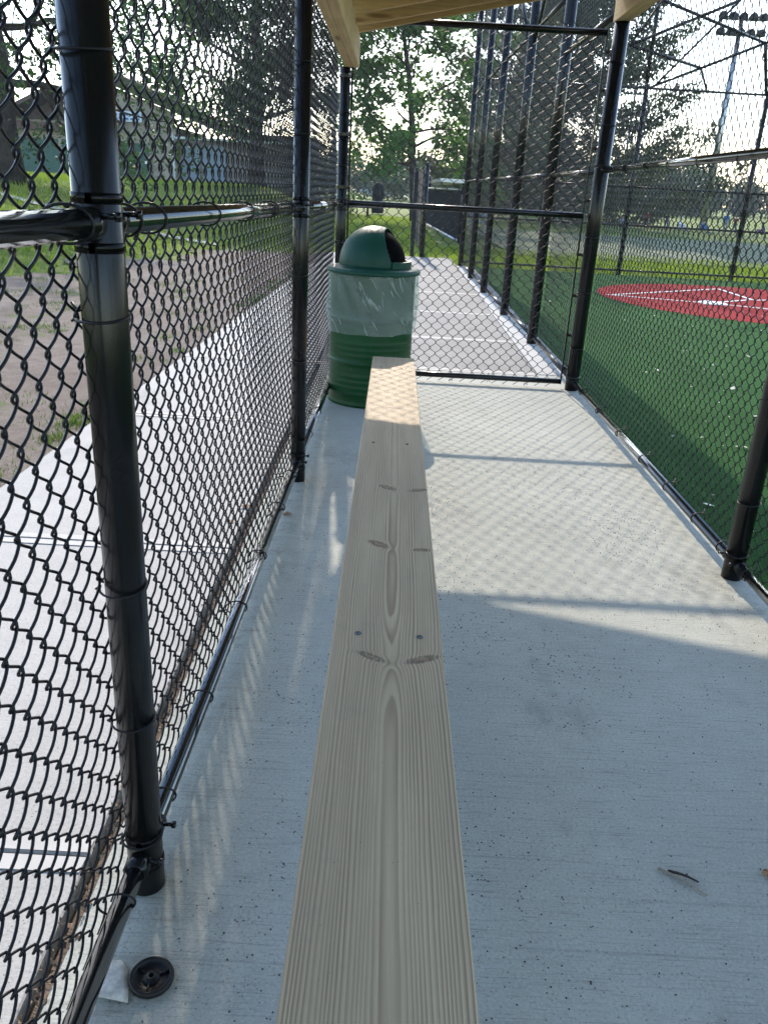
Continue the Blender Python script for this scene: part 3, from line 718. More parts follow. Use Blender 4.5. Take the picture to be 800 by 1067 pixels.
def dryleaf(x, y, s, rot, label):
    n = 14; V = [(x, y, .006+s*.15)]; 
    for i in range(n):
        t = i/n*2*PI; rr = s*(.55+.45*abs(math.sin(t*2.5+.4)))*(1 if i % 2 else .75)
        V.append((x+rr*math.cos(t+rot), y+rr*.8*math.sin(t+rot), .003+s*.25*abs(math.sin(t*1.5+rot))))
    o = MB().add(V, [(0, 1+i, 1+(i+1) % n) for i in range(n)]).build('dry_leaf', M_leafb, None, False, label=label, cat='leaf', group='dry leaves blown against the fences')
    o.modifiers.new('thickness', 'SOLIDIFY').thickness = .0005
dryleaf(.932, 1.432, .020, .3, 'curled brown dry leaf at the right edge of the floor near the twigs')
dryleaf(-.425, 3.44, .030, 1.1, 'crumpled brown leaf under the left bottom rail short of the second post')
dryleaf(-.62, 3.50, .034, 2.0, 'brown dry leaf in the gap outside the left fence')
dryleaf(-.66, 3.32, .022, .5, 'smaller brown dry leaf on the walkway edge outside the left fence')
# rubber crumbs (uncountable)
nC = 4200
cxs = rng.uniform(-.35, 1.40, nC); cys = rng.uniform(.9, 4.8, nC)
cl = rng.uniform(0, 1, (26, 2))*np.array([1.75, 3.6])+np.array([-.35, .9]); k = rng.integers(0, 26, nC); m_ = rng.random(nC) < .5
cxs[m_] = cl[k[m_], 0]+rng.normal(0, .10, m_.sum()); cys[m_] = cl[k[m_], 1]+rng.normal(0, .12, m_.sum())
ok = (cxs > -.40) & (cxs < 1.42); cxs = cxs[ok]; cys = cys[ok]
sz = rng.uniform(.0010, .0030, len(cxs)); ang = rng.uniform(0, 2*PI, len(cxs))
tet = np.array([(1, 0, 0), (-.5, .8, 0), (-.6, -.7, 0), (0, 0, 1.1)]); TV = []
for x, y, s_, a in zip(cxs, cys, sz, ang):
    R2 = np.array([[math.cos(a), -math.sin(a), 0], [math.sin(a), math.cos(a), 0], [0, 0, 1]]); q = tet@R2.T*s_*np.array([1, 1, 1])+np.array([x, y, .0004]); TV.append([q[0], q[1], q[3]]); TV.append([q[1], q[2], q[3]]); TV.append([q[2], q[0], q[3]])
quads('rubber_crumbs', np.array(TV), M_rubber, n=3, label='black rubber crumbs scattered over the concrete floor', kind='stuff')
# pale litter on the turf
nL = 260; L = []
for i in range(nL):
    y = 2.6+random.random()**1.3*10; x = 1.65+random.random()*(.9+y*.35); s_ = random.uniform(.005, .016) if random.random() < .88 else .030; a = random.uniform(0, 6.28); e_ = random.uniform(.35, .8)
    c_, s2 = math.cos(a)*s_, math.sin(a)*s_; tz_ = random.uniform(-.3, .6)*s_
    L.append([(x-c_, y-s2, .006), (x+s2*e_, y-c_*e_, .009), (x+c_, y+s2, .008+abs(tz_)), (x-s2*e_, y+c_*e_, .010)])
quads('fallen_petals', np.array(L), plain('pale_petal', (.55, .54, .44), .8), label='pale dry petals and leaf bits scattered on the green turf', kind='stuff')
# gap debris beside left slab
gd = []
for i in range(900):
    y = rng.uniform(.7, 6.5); x = -.585+rng.normal(0, .014); s_ = rng.uniform(.002, .009); a = rng.uniform(0, 6.28); c_, s2 = math.cos(a)*s_, math.sin(a)*s_
    gd.append([(x-c_, y-s2, -.012+rng.uniform(0, .02)), (x+s2*.6, y-c_*.6, .004), (x+c_, y+s2, .0+rng.uniform(0, .012)), (x-s2*.6, y+c_*.6, -.002)])
quads('gap_debris', np.array(gd), plain('brown_debris', (.17, .12, .085), .9, .1, 0., .5, 200.), label='brown plant debris caught in the gap beside the left slab', kind='stuff')

# ------------------------------------------------------------------ grass blades and weeds
def blades(name, X, Y, h, wd, mat, label, zoff=-.05):
    n = len(X); Z = tz(X, Y)+zoff; a = rng.uniform(0, 2*PI, n); hh = h*rng.uniform(.5, 1.3, n); ww = wd*rng.uniform(.6, 1.3, n)
    lean = rng.normal(0, .35, (n, 2))*hh[:, None]; dx, dy = np.cos(a)*ww/2, np.sin(a)*ww/2
    V = np.stack([np.stack([X-dx, Y-dy, Z], 1), np.stack([X+dx, Y+dy, Z], 1), np.stack([X+lean[:, 0], Y+lean[:, 1], Z+hh], 1)], 1)
    return quads(name, V, mat, n=3, label=label, kind='stuff')
n = 90000
X = rng.uniform(-24, 1.2, n); Y = 9+rng.random(n)**1.2*36
edge = -5.6+1.9*np.clip((Y-9)/9, 0, 1)
ok = ((Y > 19.1) | (X < edge+rng.normal(0, .25, n)))
blades('grass', X[ok], Y[ok], .11, .03, M_blade, 'sunlit lawn grass on the bank and beyond the path')
n = 26000; X = rng.uniform(1.3, 24, n); Y = rng.uniform(17.6, 23, n)
blades('grass', X, Y, .11, .035, M_blade, 'sunlit grass strip behind the backstop')
wx, wy = [], []
for i in range(120):
    if random.random() < .45: cy_ = random.uniform(2, 14); cx_ = -1.91+.022*cy_-abs(random.gauss(0, .10))
    else: cx_ = random.uniform(-4.8, -2.0); cy_ = random.uniform(2.5, 13)
    k = random.randint(30, 130); s_ = random.uniform(.03, .14); wx += list(np.random.default_rng(i).normal(cx_, s_, k)); wy += list(np.random.default_rng(i+999).normal(cy_, s_*1.5, k))
wx = np.array(wx); wy = np.array(wy); ok = wx < -1.89+.022*wy
blades('weeds', wx[ok], wy[ok], .035, .008, M_weed, 'small weeds growing in the dirt beside the walkway', -.022)

# ------------------------------------------------------------------ trees
M_bark = plain('tree_bark', (.05, .042, .034), .95, .1, 0., .35, 5., .02)
M_barkd = plain('dark_tree_bark', (.045, .038, .032), .95, .1, 0., .35, 5., .02)
M_lfA = leafmat('broad_leaves', (.022, .052, .014), (.035, .075, .018), (.05, .095, .022), .30, .5)
M_lfC = leafmat('oak_leaves', (.036, .088, .022), (.055, .12, .028), (.080, .120, .036), .5, .6)
M_lfS = leafmat('spruce_needles', (.040, .058, .024), (.060, .078, .030), (.085, .10, .036), .2, .7)
M_lfF = leafmat('distant_leaves', (.035, .06, .028), (.05, .08, .034), (.06, .095, .04), .2, .12)
def leaf_quads(C_, n_per, spread, size, flat=.7, rs=None):
    rs = rs or rng; C_ = np.repeat(np.asarray(C_), n_per, 0); N = len(C_)
    c = C_+rs.normal(0, 1, (N, 3))*np.array([spread, spread, spread*flat])
    u = rs.normal(0, 1, (N, 3)); u /= np.linalg.norm(u, axis=1)[:, None]; v = rs.normal(0, 1, (N, 3)); v -= u*(u*v).sum(1)[:, None]; v /= np.linalg.norm(v, axis=1)[:, None]
    s_ = size*rs.uniform(.5, 1.3, (N, 1)); L_ = u*s_; W_ = v*s_*.55
    return np.stack([c-L_, c+W_*.9-L_*.1, c+L_, c-W_*.9+L_*.1], 1)
def grow(b, p, d, L, r, depth, tips, rs, up=.1, spread=.6, kids=4):
    n = 6; P = [np.array(p)]; dd = np.array(d, float); dd /= np.linalg.norm(dd)
    for i in range(n):
        dd = dd+rs.normal(0, .10, 3)+np.array([0, 0, up*.25]); dd /= np.linalg.norm(dd); P.append(P[-1]+dd*L/n)
    rad = [r*(1-.7*i/n) for i in range(n+1)]
    b.tube(P, rad, 6 if depth > 0 else 4, caps=False)
    if depth == 0:
        for i in range(2, n+1): tips.append(P[i])
        return
    for k in range(kids):
        i = rs.integers(2, n+1); ax = rs.normal(0, 1, 3); ax -= dd*ax.dot(dd); ax /= np.linalg.norm(ax)
        nd = dd*(1-spread*.5)+ax*spread*rs.uniform(.7, 1.3)
        grow(b, P[i], nd, L*rs.uniform(.5, .75), rad[i]*.62, depth-1, tips, rs, up, spread, kids)
def broadtree(base, height, tr, cr, mat, label, seed, n_limb=9, leafn=16, size=.12, first=.35, squash=1., bark=None, spread_l=.28, trunk_lean=(0, 0), dens=1., group=None, depth=2, name='tree', droop=0.):
    rs = np.random.default_rng(seed); t = empty(name, base, label, 'tree', group)
    b = MB(); n = 10; P = [np.array(base)+np.array([trunk_lean[0]*i/n, trunk_lean[1]*i/n, height*.86*i/n-.1])+rs.normal(0, .03, 3)*i*.4 for i in range(n+1)]
    b.tube(P, [tr*(1.25 if i == 0 else 1)*(1-.82*i/n) for i in range(n+1)], 14); b.build('trunk', bark or M_bark, t, True)
    tips = []; lb = MB()
    for k in range(n_limb):
        f = first+(1-first)*(k+rs.random()*.6)/n_limb; i = f*n; i0 = min(n-1, int(i)); q = P[i0]+(P[i0+1]-P[i0])*(i-i0)
        a = k*2.4+rs.uniform(-.4, .4); w_ = math.sin(PI*min(1, (.22+.78*(f-first)/(1-first))))**.6; L = cr*(.55+.45*w_)*rs.uniform(.75, 1.1)*.75
        el = .15+.75*(f-first)/(1-first)-droop
        grow(lb, q, (math.cos(a)*math.cos(el), math.sin(a)*math.cos(el), math.sin(el)), L, tr*.42*(1.1-f), depth, tips, rs, .12-droop*.3, .75, 4)
    lb.build('limbs', bark or M_bark, t, True)
    tips = np.array(tips)
    if dens < 1: tips = tips[rs.random(len(tips)) < dens]
    quads('crown', leaf_quads(tips, leafn, spread_l, size, .8, rs), mat, t, label=None)
    return t
# central tree beyond the end panel
broadtree((.9, 40., 0.), 12., .22, 4.3, M_lfC, 'broadleaf tree with an open airy crown standing beyond the end of the path', 11, n_limb=22, leafn=34, size=.13, first=.18, spread_l=.24, trunk_lean=(-1.1, 0), depth=2, droop=.08, dens=.31)
# left near tree: trunk at the far left edge, hanging crown
broadtree((-9.75, 22., .9), 9.5, .34, 5.8, M_lfA, 'large broadleaf tree with a thick trunk at the left edge on the grass bank', 5, n_limb=16, leafn=34, size=.068, first=.30, spread_l=.27, bark=M_barkd, droop=.28)
# dense dark tree behind the left fence
broadtree((-7.4, 46., 1.), 15., .42, 6.0, M_lfA, 'dense dark tree seen through the left fence to the right of the low building', 8, n_limb=22, leafn=34, size=.13, first=.12, spread_l=.40, bark=M_barkd, dens=.6)
def spruce(base, height, rad, label, seed, lean=0, mat=None, size=.11, up=.30, nb=95, low=.5, group=None, k=1.):
    rs = np.random.default_rng(seed); t = empty('spruce_tree', base, label, 'tree', group)
    b = MB(); b.tube([(base[0], base[1], base[2]-.1), (base[0], base[1], base[2]+height*.5), (base[0], base[1], base[2]+height)], [.28*k, .17*k, .03*k], 12); b.build('trunk', M_barkd, t, True)
    lb = MB(); C_ = []
    ks = k
    for k in range(nb):
        f = (k+rs.random())/nb; z = low+(height-low)*f; L = rad*(1-f)**.8*rs.uniform(.72, 1.08)+.2; a = k*2.399+rs.uniform(-.3, .3)
        n = 14; P = []
        for i in range(n+1):
            s_ = i/n; P.append((base[0]+math.cos(a)*L*s_, base[1]+math.sin(a)*L*s_, base[2]+z-.42*L*math.sin(s_*PI*.62)*.8+up*L*s_**2.4))
        lb.tube(P, [.045*(1-.85*i/n)*(.5+.5*(1-f)) for i in range(n+1)], 5, caps=False)
        for i in range(3, n+1):
            for q in range(5 if i < n-2 else 3):
                s_ = i/n; wd = .42*ks*math.sin(PI*min(.97, s_*.9+.1))+.05; o_ = rs.normal(0, wd*.5); C_.append((P[i][0]-math.sin(a)*o_, P[i][1]+math.cos(a)*o_, P[i][2]-abs(rs.normal(0, .16*ks))-.03))
    lb.build('boughs', M_barkd, t, True)
    quads('crown', leaf_quads(C_, 30, .13*ks, size*.72, 1.1, rs), mat or M_lfS, t)
    return t
spruce((9.4, 54., 0.), 23., 10.8, 'large olive green spruce with drooping upswept boughs behind the backstop', 3, nb=78, low=2.2, size=.19, k=1.75)
spruce((10.5, 70., 0.), 16., 4.6, 'smaller spruce seen through the tall fence left of the large one', 9, nb=60, low=1., size=.18, k=1.5)
# far wood: one mass
def treeline():
    rs = np.random.default_rng(21); C_ = []
    for i in range(150):
        x = rs.uniform(-75, 130); y = 108+rs.uniform(-8, 22)+abs(x)*.08
        if -75 < x < -20: y += 0
        h_ = rs.uniform(3.2, 6.0)*(1.15 if x > 25 else .95); r_ = rs.uniform(2.0, 3.6)
        k = 150; u = rs.normal(0, 1, (k, 3)); u /= np.linalg.norm(u, axis=1)[:, None]; q = u*rs.uniform(.55, 1.05, (k, 1))*np.array([r_, r_, h_*.5])
        C_.append(q+np.array([x, y, h_*.52]))
    C_ = np.concatenate(C_); C_[:, 2] = np.abs(C_[:, 2])
    quads('far_wood', leaf_quads(C_, 9, .45, .28, 1., rs), M_lfF, label='hazy belt of trees along the horizon beyond the fields', kind='stuff')
treeline()

# ------------------------------------------------------------------ building at left
M_stucco = plain('beige_stucco', (.30, .265, .215), .9, .2, 0., .12, 3.); M_roofd = plain('dark_brown_roof', (.075, .055, .048), .8, .2, 0., .25, 6.); M_teal = plain('teal_paint', (.012, .075, .055), .5, .4, 0., .12, 3.)
M_blue = plain('blue_shutter', (.16, .24, .32), .5, .4, 0., .1, 5.); M_gwall = plain('grey_block_wall', (.20, .19, .175), .9, .2, 0., .15, 4.); M_fas = plain('maroon_fascia', (.10, .055, .05), .7); M_wht = plain('white_board', (.62, .70, .74), .6); M_bl = plain('blue_lettering', (.08, .20, .42), .6)
BD = empty('park_building', (-16, 50, 1.0), 'low beige building with dark brown roof, teal doors and blue shutters', 'building')
G0 = .9
MB().box(-27, -12.6, 50, 58, G0-.4, 3.9).build('wall', M_stucco, BD)
MB().box(-12.55, -5.2, 50.6, 58, G0-.4, 3.35).build('wall', M_gwall, BD)
def gable(x0, x1, y0, y1, z0, z1, xm, mat, name='roof', ov=.5):
    V = [(x0-ov, y0-ov, z0), (x1+ov, y0-ov, z0), (xm, y0-ov, z1), (x0-ov, y1, z0), (x1+ov, y1, z0), (xm, y1, z1)]
    V += [(a, b_, c-.22) for a, b_, c in V]
    return MB().add(V, [(0, 2, 5, 3), (1, 4, 5, 2), (6, 9, 11, 8), (7, 8, 11, 10), (0, 6, 8, 2), (2, 8, 7, 1), (0, 3, 9, 6), (1, 7, 10, 4)]).build(name, mat, BD)
gable(-21.5, -16.0, 48.8, 58, 4.0, 5.5, -18.9, M_roofd)
MB().add([(-21.3, 49.9, 3.9), (-16.2, 49.9, 3.9), (-18.8, 49.9, 5.2)], [(0, 1, 2)]).build('gable_wall', M_roofd, BD)
MB().box(-27.3, -16.1, 49.3, 49.9, 3.35, 3.75).build('fascia', M_fas, BD)
# monopitch roof falling to the right
MB().add([(-16.2, 49.3, 6.6), (-9.4, 49.3, 4.1), (-9.4, 58, 4.1), (-16.2, 58, 6.6), (-16.2, 49.3, 5.9), (-9.4, 49.3, 3.5), (-9.4, 58, 3.5), (-16.2, 58, 5.9)],
         [(0, 1, 2, 3), (7, 6, 5, 4), (0, 4, 5, 1), (1, 5, 6, 2), (2, 6, 7, 3), (0, 3, 7, 4)]).build('roof', M_roofd, BD)
MB().box(-9.3, -4.9, 50.0, 58, 3.40, 3.75).build('roof', M_roofd, BD)
MB().add([(-16.2, 49.95, 3.9), (-12.6, 49.95, 3.9), (-12.6, 49.95, 4.6), (-16.2, 49.95, 5.85)], [(0, 1, 2, 3)]).build('gable_wall', M_stucco, BD)
for x0, x1 in ((-23.9, -21.6), (-21.4, -19.2), (-19.0, -17.4), (-16.3, -15.0), (-14.9, -14.1)):
    d = MB().box(x0, x1, 49.9, 49.98, G0, 2.95).build('door', M_teal, BD)
    MB().box(x1-.25, x1-.12, 49.84, 49.9, 1.9, 2.05).build('handle', M_galv, d)
for x0, x1 in ((-12.4, -11.4), (-11.2, -9.9)):
    b = MB(); 
    for k in range(14): b.box(x0, x1, 50.50, 50.56+.02*(k % 2), G0+k*.155, G0+k*.155+.15)
    b.build('shutter', M_blue, BD)
MB().box(-12.6, -4.9, 49.75, 49.95, 3.30, 3.42).build('gutter', M_wht, BD)
for xx in (-12.7, -16.9): MB().tube([(xx, 49.85, G0), (xx, 49.85, 3.6)], .06, 8).build('downpipe', M_wht, BD, True)
for x0, x1 in ((-23.9, -21.6), (-21.4, -19.2), (-19.0, -17.4), (-16.3, -15.0), (-14.9, -14.1)): MB().box(x0-.1, x1+.1, 49.86, 49.94, 2.96, 3.08).box(x0-.1, x0-.01, 49.86, 49.94, G0, 2.95).box(x1+.01, x1+.1, 49.86, 49.94, G0, 2.95).build('door_frame', M_stucco, BD)
sg = MB().box(-16.1, -14.4, 49.80, 49.88, 4.02, 4.55).build('sign_board', M_wht, BD)
b = MB()
for r_ in range(2):
    for k in range(5): b.box(-15.95+k*.31, -15.95+k*.31+.2, 49.78, 49.798, 4.12+r_*.2, 4.22+r_*.2)
b.build('lettering', M_bl, sg)
# low kerb line of the upper path
pl = MB()
for i in range(24):
    x = -22+i*.75; y = 17.2+.10*(x+22); x2, y2 = x+.75, 17.2+.10*(x+.75+22)
    pl.add([(x, y, float(tz(x, y))-.02), (x2, y2, float(tz(x2, y2))-.02), (x2, y2+.5, float(tz(x2, y2+.5))-.02), (x, y+.5, float(tz(x, y+.5))-.02)], [(0, 1, 2, 3)])
pl.build('bank_path', M_walk, label='thin pale path crossing the grass bank', kind='structure')

# ------------------------------------------------------------------ things beyond the end panel
SF = empty('windscreen_fence', (.62, 18.9, 0), 'short dark screened fence seen end-on at the end of the path', 'fence')
b = MB(); vpost(b, .62, 18.95, 0, 1.9, .05, True); b.build('post', M_steel, SF, True)
b = MB(); vpost(b, .50, 24.5, 0, 1.9, .05, True); b.build('post', M_steel, SF, True)
M_scr = plain('dark_windscreen', (.018, .021, .023), .8, .2, 0., .2, 12.)
MB().box(.545, .565, 19.0, 24.4, .15, 1.82).build('screen', M_scr, SF)
MB().box(.36, .44, 19.02, 19.10, 0, 1.8).build('gate_leaf', M_scr, SF)
SD = empty('slatted_shelter', (1.7, 25, 0), 'dark slatted shelter with a pale metal roof on the grass beyond the path', 'shelter')
b = MB()
a0 = np.array([1.86, 25.0]); a1 = np.array([1.30, 36.0])
for k in range(30):
    q = a0+(a1-a0)*k/29; b.box(q[0]-.03, q[0]+.03, q[1]-.05, q[1]+.05, .05, 1.45)
b.build('slats', M_scr, SD)
MB().tube([(1.84, 25, 1.45), (1.28, 36, 1.45)], .04, 8).build('top_rail', M_galv, SD, True)
MB().tube([(1.84, 25, .05), (1.28, 36, .05)], .05, 8).build('bottom_rail', M_galv, SD, True)
for x, y in ((1.9, 24.9), (3.4, 25.6), (1.3, 36.1), (.9, 36.)):
    b = MB(); vpost(b, x, y, 0, 1.9, .06); b.build('post', M_steel, SD, True)
MB().box(1.2, 2.0, 24.8, 36.5, 1.62, 1.72).build('roof', M_galv, SD)
bn = empty('dark_post', (-1.06, 48.9, 0), 'stout dark padded post on the grass far beyond the rubbish barrel', 'post')
b = MB(); b.lathe([(.32, 0), (.34, .1), (.33, 1.35), (.26, 1.5), (.1, 1.62), (0, 1.64)], (-1.06, 48.9, 0), 20); b.build('padding', M_scr, bn, True)
b = MB(); b.tube([(-1.06, 48.9, 1.6), (-1.06, 48.9, 2.5)], .05, 8); b.build('pole', M_galv, bn, True)
PT = empty('picnic_table', (-2.1, 42.5, 0), 'low dark picnic table on the far grass left of the rubbish barrel lid', 'table')
MB().box(-2.9, -1.1, 42.1, 42.8, .66, .72).build('tabletop', M_scr, PT)
for yy in (41.7, 43.0): MB().box(-2.9, -1.1, yy, yy+.25, .40, .45).build('seat', M_scr, PT)
for xx in (-2.6, -1.4):
    b = MB(); b.tube([(xx, 41.8, 0), (xx, 42.3, .66)], .04, 6); b.tube([(xx, 43.1, 0), (xx, 42.6, .66)], .04, 6); b.build('leg', M_scr, PT)
# parked cars by the horizon
def car(x, y, mat, label):
    t = empty('parked_car', (x, y, 0), label, 'car', 'cars parked far beyond the grass')
    sec = [(-2.2, .35, .75), (-2.1, .3, .95), (-1.3, .28, 1.0), (1.0, .28, 1.0), (1.9, .28, .9), (2.25, .32, .7)]
    b = MB(); V = []
    for (dx, z0, z1) in sec: V += [(x+dx, y-.85, z0), (x+dx, y-.80, z1), (x+dx, y+.80, z1), (x+dx, y+.85, z0)]
    F = [(i*4+k, i*4+(k+1) % 4, (i+1)*4+(k+1) % 4, (i+1)*4+k) for i in range(5) for k in range(4)]+[(0, 1, 2, 3), (23, 22, 21, 20)]
    b.add(V, F).build('body', mat, t)
    V = []
    for (dx, z1, yy) in ((-1.9, 1.0, .78), (-1.3, 1.45, .66), (.3, 1.48, .66), (1.2, 1.0, .76)): V += [(x+dx, y-yy, z1), (x+dx, y+yy, z1)]
    V += [(x-1.9, y-.78, .98), (x-1.9, y+.78, .98), (x+1.2, y-.76, .98), (x+1.2, y+.76, .98)]
    MB().add(V, [(0, 2, 3, 1), (2, 4, 5, 3), (4, 6, 7, 5), (0, 6, 4, 2), (1, 3, 5, 7)]).build('windows', plain('car_glass', (.03, .04, .045), .1, .6), t)
    for dx in (-1.35, 1.4):
        for s in (-1, 1): MB().lathe([(.0, -.1), (.3, -.1), (.33, -.06), (.33, .06), (.3, .1), (.0, .1)], (x+dx, y+s*.80, .33), 16, axis=((1, 0, 0), (0, 0, 1), (0, 1, 0))).build('wheel', M_rubber, t)
M_cw = plain('white_car_paint', (.7, .72, .74), .25, .5); M_cs = plain('silver_car_paint', (.42, .44, .46), .3, .5)
car(-7.6, 112, M_cw, 'white parked car far left beyond the end panel'); car(-3.0, 118, M_cs, 'silver parked car in the middle beyond the dark post'); car(3.4, 114, M_cw, 'white parked car furthest right near the slatted shelter')
BB = empty('blue_bench', (2.9, 30, 0), 'small blue team bench on the grass beside the slatted shelter', 'bench')
MB().box(2.5, 3.2, 30, 30.3, .42, .47).build('seat', M_blue, BB); MB().box(2.5, 3.2, 30.3, 30.34, .55, .85).build('backrest', M_blue, BB)
for xx in (2.55, 3.1): MB().box(xx, xx+.05, 30, 30.34, 0, .42).build('leg', M_galv, BB)

# ------------------------------------------------------------------ floodlight poles
def floodpole(x, y, h_, label, s=1.):
    t = empty('floodlight_pole', (x, y, 0), label, 'light pole', 'floodlight poles')
    MB().tube([(x, y, 0), (x, y, h_)], [.22*s, .13*s], 12).build('pole', M_galv, t, True)
    for k, zz in enumerate((h_-.1, h_-.85)):
        MB().tube([(x-1.25, y, zz), (x+1.25, y, zz)], .06, 8).build('crossarm', M_galv, t)
        for j in range(5):
            xx = x-1.1+j*.55
            b = MB(); b.lathe([(.05, .28), (.20, .18), (.27, -.02), (.25, -.05), (.0, -.05)], (xx, y-.25, zz+.05), 14, axis=((1, 0, 0), (0, .85, .5), (0, -.5, .85))); b.build('lamp', M_scr, t, True)
floodpole(18.1, 51, 10.9, 'tall grey floodlight pole with two rows of lamps on the right beyond the backstop')
floodpole(30., 118, 15., 'distant floodlight pole above the far trees on the right', 1.)
floodpole(-7., 125, 15., 'thin distant floodlight pole above the far trees on the left', .8)

# ------------------------------------------------------------------ people far on the field
M_skin = plain('skin', (.42, .27, .19), .6); M_hair = plain('dark_hair', (.03, .02, .015), .6)
def person(x, y, pose, shirt, pants, h_, label, hat=None, face=0.):
    """continuous lofted figure grown from a skeleton with the skin modifier"""
    if pose == 'stand':
        J = dict(pel=(0, 0, .53), che=(0, .0, .72), nec=(0, .01, .835), hea=(0, .02, .90), top=(0, .02, .965), hl=(.055, 0, .50), kl=(.065, .02, .28), fl=(.07, -.01, .03), tl=(.075, .07, .02), hr=(-.055, 0, .50), kr=(-.065, .03, .28), fr=(-.07, 0, .03), tr=(-.075, .08, .02),
                 sl=(.10, 0, .80), el=(.13, -.01, .65), wl=(.13, .04, .52), dl=(.13, .05, .46), sr=(-.10, 0, .80), er=(-.13, -.01, .65), wr=(-.12, .06, .53), dr=(-.12, .08, .47))
    else:
        J = dict(pel=(0, 0, .12), che=(0, .03, .32), nec=(0, .06, .435), hea=(0, .08, .50), top=(0, .09, .565), hl=(.055, .03, .11), kl=(.10, .22, .26), fl=(.09, .34, .04), tl=(.09, .42, .02), hr=(-.055, .03, .11), kr=(-.10, .22, .26), fr=(-.09, .34, .04), tr=(-.09, .42, .02),
                 sl=(.10, .04, .40), el=(.13, .10, .27), wl=(.10, .21, .28), dl=(.08, .26, .28), sr=(-.10, .04, .40), er=(-.13, .10, .27), wr=(-.10, .21, .28), dr=(-.08, .26, .28))
    Rd = dict(pel=.075, che=.085, nec=.032, hea=.055, top=.045, hl=.055, kl=.038, fl=.026, tl=.018, hr=.055, kr=.038, fr=.026, tr=.018, sl=.036, el=.024, wl=.018, dl=.02, sr=.036, er=.024, wr=.018, dr=.02)
    E_ = [('pel', 'che'), ('che', 'nec'), ('nec', 'hea'), ('hea', 'top'), ('pel', 'hl'), ('hl', 'kl'), ('kl', 'fl'), ('fl', 'tl'), ('pel', 'hr'), ('hr', 'kr'), ('kr', 'fr'), ('fr', 'tr'), ('che', 'sl'), ('sl', 'el'), ('el', 'wl'), ('wl', 'dl'), ('che', 'sr'), ('sr', 'er'), ('er', 'wr'), ('wr', 'dr')]
    names = list(J); me = bpy.data.meshes.new('person'); cf, sf = math.cos(face), math.sin(face)
    rot = lambda p: ((p[0]*cf-p[1]*sf)*h_, (p[0]*sf+p[1]*cf)*h_, p[2]*h_)
    me.from_pydata([rot(J[k]) for k in names], [(names.index(a), names.index(b_)) for a, b_ in E_], [])
    tmp = bpy.data.objects.new('tmp', me); COL.objects.link(tmp); sk = tmp.modifiers.new('s', 'SKIN')
    for i, k in enumerate(names): me.skin_vertices[0].data[i].radius = (Rd[k]*h_, Rd[k]*h_)
    me.skin_vertices[0].data[0].use_root = True
    ss = tmp.modifiers.new('u', 'SUBSURF'); ss.levels = 1
    dg = bpy.context.evaluated_depsgraph_get(); m2_ = bpy.data.meshes.new_from_object(tmp.evaluated_get(dg)); bpy.data.objects.remove(tmp)
    o = bpy.data.objects.new('person', m2_); COL.objects.link(o); o.location = (x, y, 0); ROOT[o.name] = np.array([x, y, 0.])
    m2_.materials.clear()
    for mm in (M_skin, shirt, pants): m2_.materials.append(mm)
    pz = J['pel'][2]*h_+.03*h_; nz_ = (J['nec'][2]-.01)*h_
    ez = J['el'][2]*h_
    for pl_ in m2_.polygons:
        c = pl_.center; fx = c[0]*cf+c[1]*sf; fz = c[2]
        if fz > nz_: mi = 0
        elif abs(fx) > .105*h_ and fz < ez+.02*h_ and pose == 'stand': mi = 0
        elif fz > pz: mi = 1
        elif fz < .10*h_ and pose == 'stand': mi = 0
        else: mi = 2
        pl_.material_index = mi; pl_.use_smooth = True
    tag(o, label, 'person', 'people on the far field')
    hx_, hy_, hz_ = rot(J['hea'])
    b = MB(); b.lathe([(.062*h_, .0), (.066*h_, .025*h_), (.055*h_, .065*h_), (.03*h_, .085*h_), (0, .09*h_)], (x+hx_, y+hy_, hz_+.005*h_), 12)
    b.build('cap' if hat else 'hair', hat or M_hair, o, True)
def cl_(n, c): return plain(n, c, .8, .2, 0., .1, 5.)
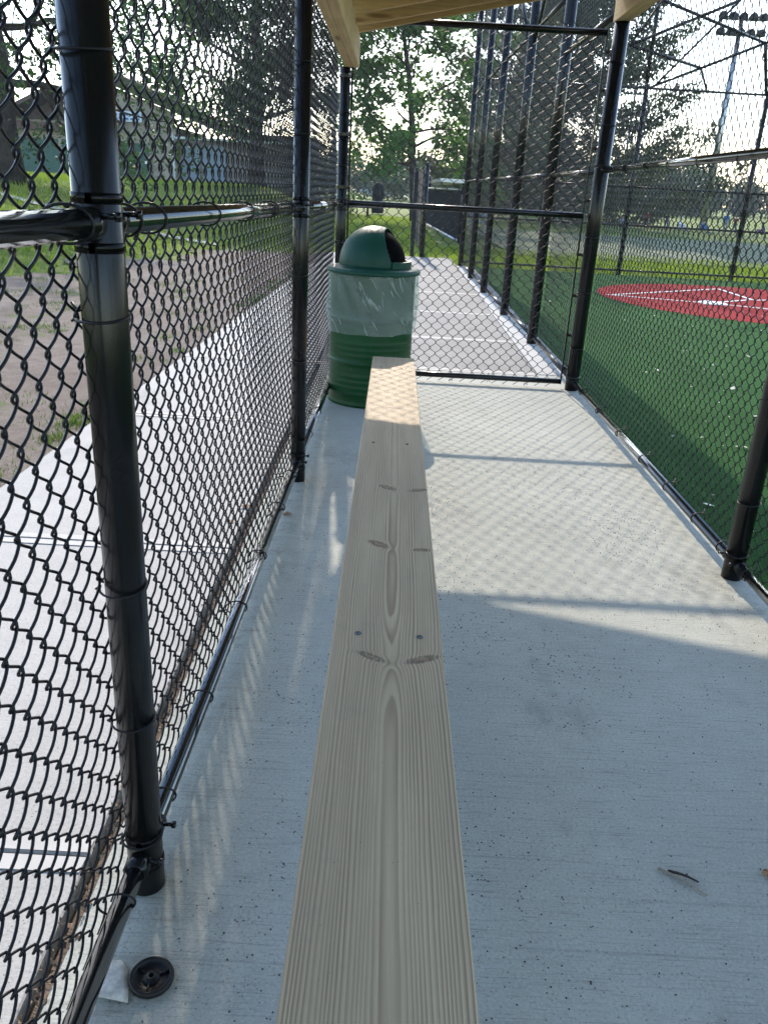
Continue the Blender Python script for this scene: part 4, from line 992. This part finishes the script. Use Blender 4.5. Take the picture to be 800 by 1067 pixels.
C_red, C_blk, C_wh, C_bl, C_pur, C_gr, C_den = cl_('dark_red_cloth', (.16, .02, .03)), cl_('black_cloth', (.02, .02, .025)), cl_('white_cloth', (.6, .62, .66)), cl_('blue_cloth', (.06, .16, .38)), cl_('purple_cloth', (.12, .05, .16)), cl_('grey_cloth', (.2, .21, .22)), cl_('denim_cloth', (.05, .08, .14))
ppl = [(13.1, 45.3, 'stand', C_red, C_blk, 1.0, 'child in a dark red shirt standing leftmost in the far row', None), (14.0, 44.8, 'stand', C_blk, C_den, .95, 'child in black top standing second from left on the far field', None),
       (15.2, 46.5, 'sit', C_wh, C_gr, 1.25, 'child in white top sitting on the far grass left of the floodlight pole', C_wh), (16.2, 45.8, 'sit', C_bl, C_den, 1.2, 'seated child in a blue shirt just left of the floodlight pole', None),
       (17.05, 44.8, 'stand', C_bl, C_gr, 1.15, 'person in blue shirt and white cap standing right of the floodlight pole', C_wh), (17.7, 45.2, 'stand', C_red, C_den, 1.0, 'child in dark red standing beside the one in the white cap', None),
       (18.3, 45.6, 'stand', C_blk, C_blk, .95, 'child dressed all in black standing in the middle of the row', None), (19.0, 44.6, 'sit', C_pur, C_den, 1.25, 'seated child in purple on the far grass', None),
       (20.0, 44.4, 'stand', C_wh, C_bl, 1.35, 'taller person in white shirt and blue trousers at the right', None), (20.6, 44.6, 'stand', C_bl, C_blk, 1.4, 'tallest person in blue shirt and black trousers at the far right', C_bl),
       (11.9, 45.6, 'sit', C_gr, C_blk, 1.2, 'seated child in grey at the left end of the far group', None), (21.4, 45.2, 'stand', C_gr, C_den, 1.3, 'person in grey shirt at the right-hand end of the row', None)]
for i, (x, y, po, a, b_, h_, lb_, ht) in enumerate(ppl): person(x, y, po, a, b_, h_, lb_, ht, face=2.6+i*.7)

# ------------------------------------------------------------------ air
hz = bpy.data.materials.new('thin_haze'); hz.use_nodes = True; ht = hz.node_tree
ht.nodes.remove(ht.nodes['Principled BSDF']); pv = ht.nodes.new('ShaderNodeVolumePrincipled')
pv.inputs['Color'].default_value = (.86, .92, 1., 1); pv.inputs['Density'].default_value = .0006; pv.inputs['Anisotropy'].default_value = .0
ht.links.new(pv.outputs[0], ht.nodes['Material Output'].inputs['Volume'])
MB().box(-420, 520, -60, 720, -1.1, 31).build('haze', hz, label='thin pale morning haze over the park', kind='stuff')
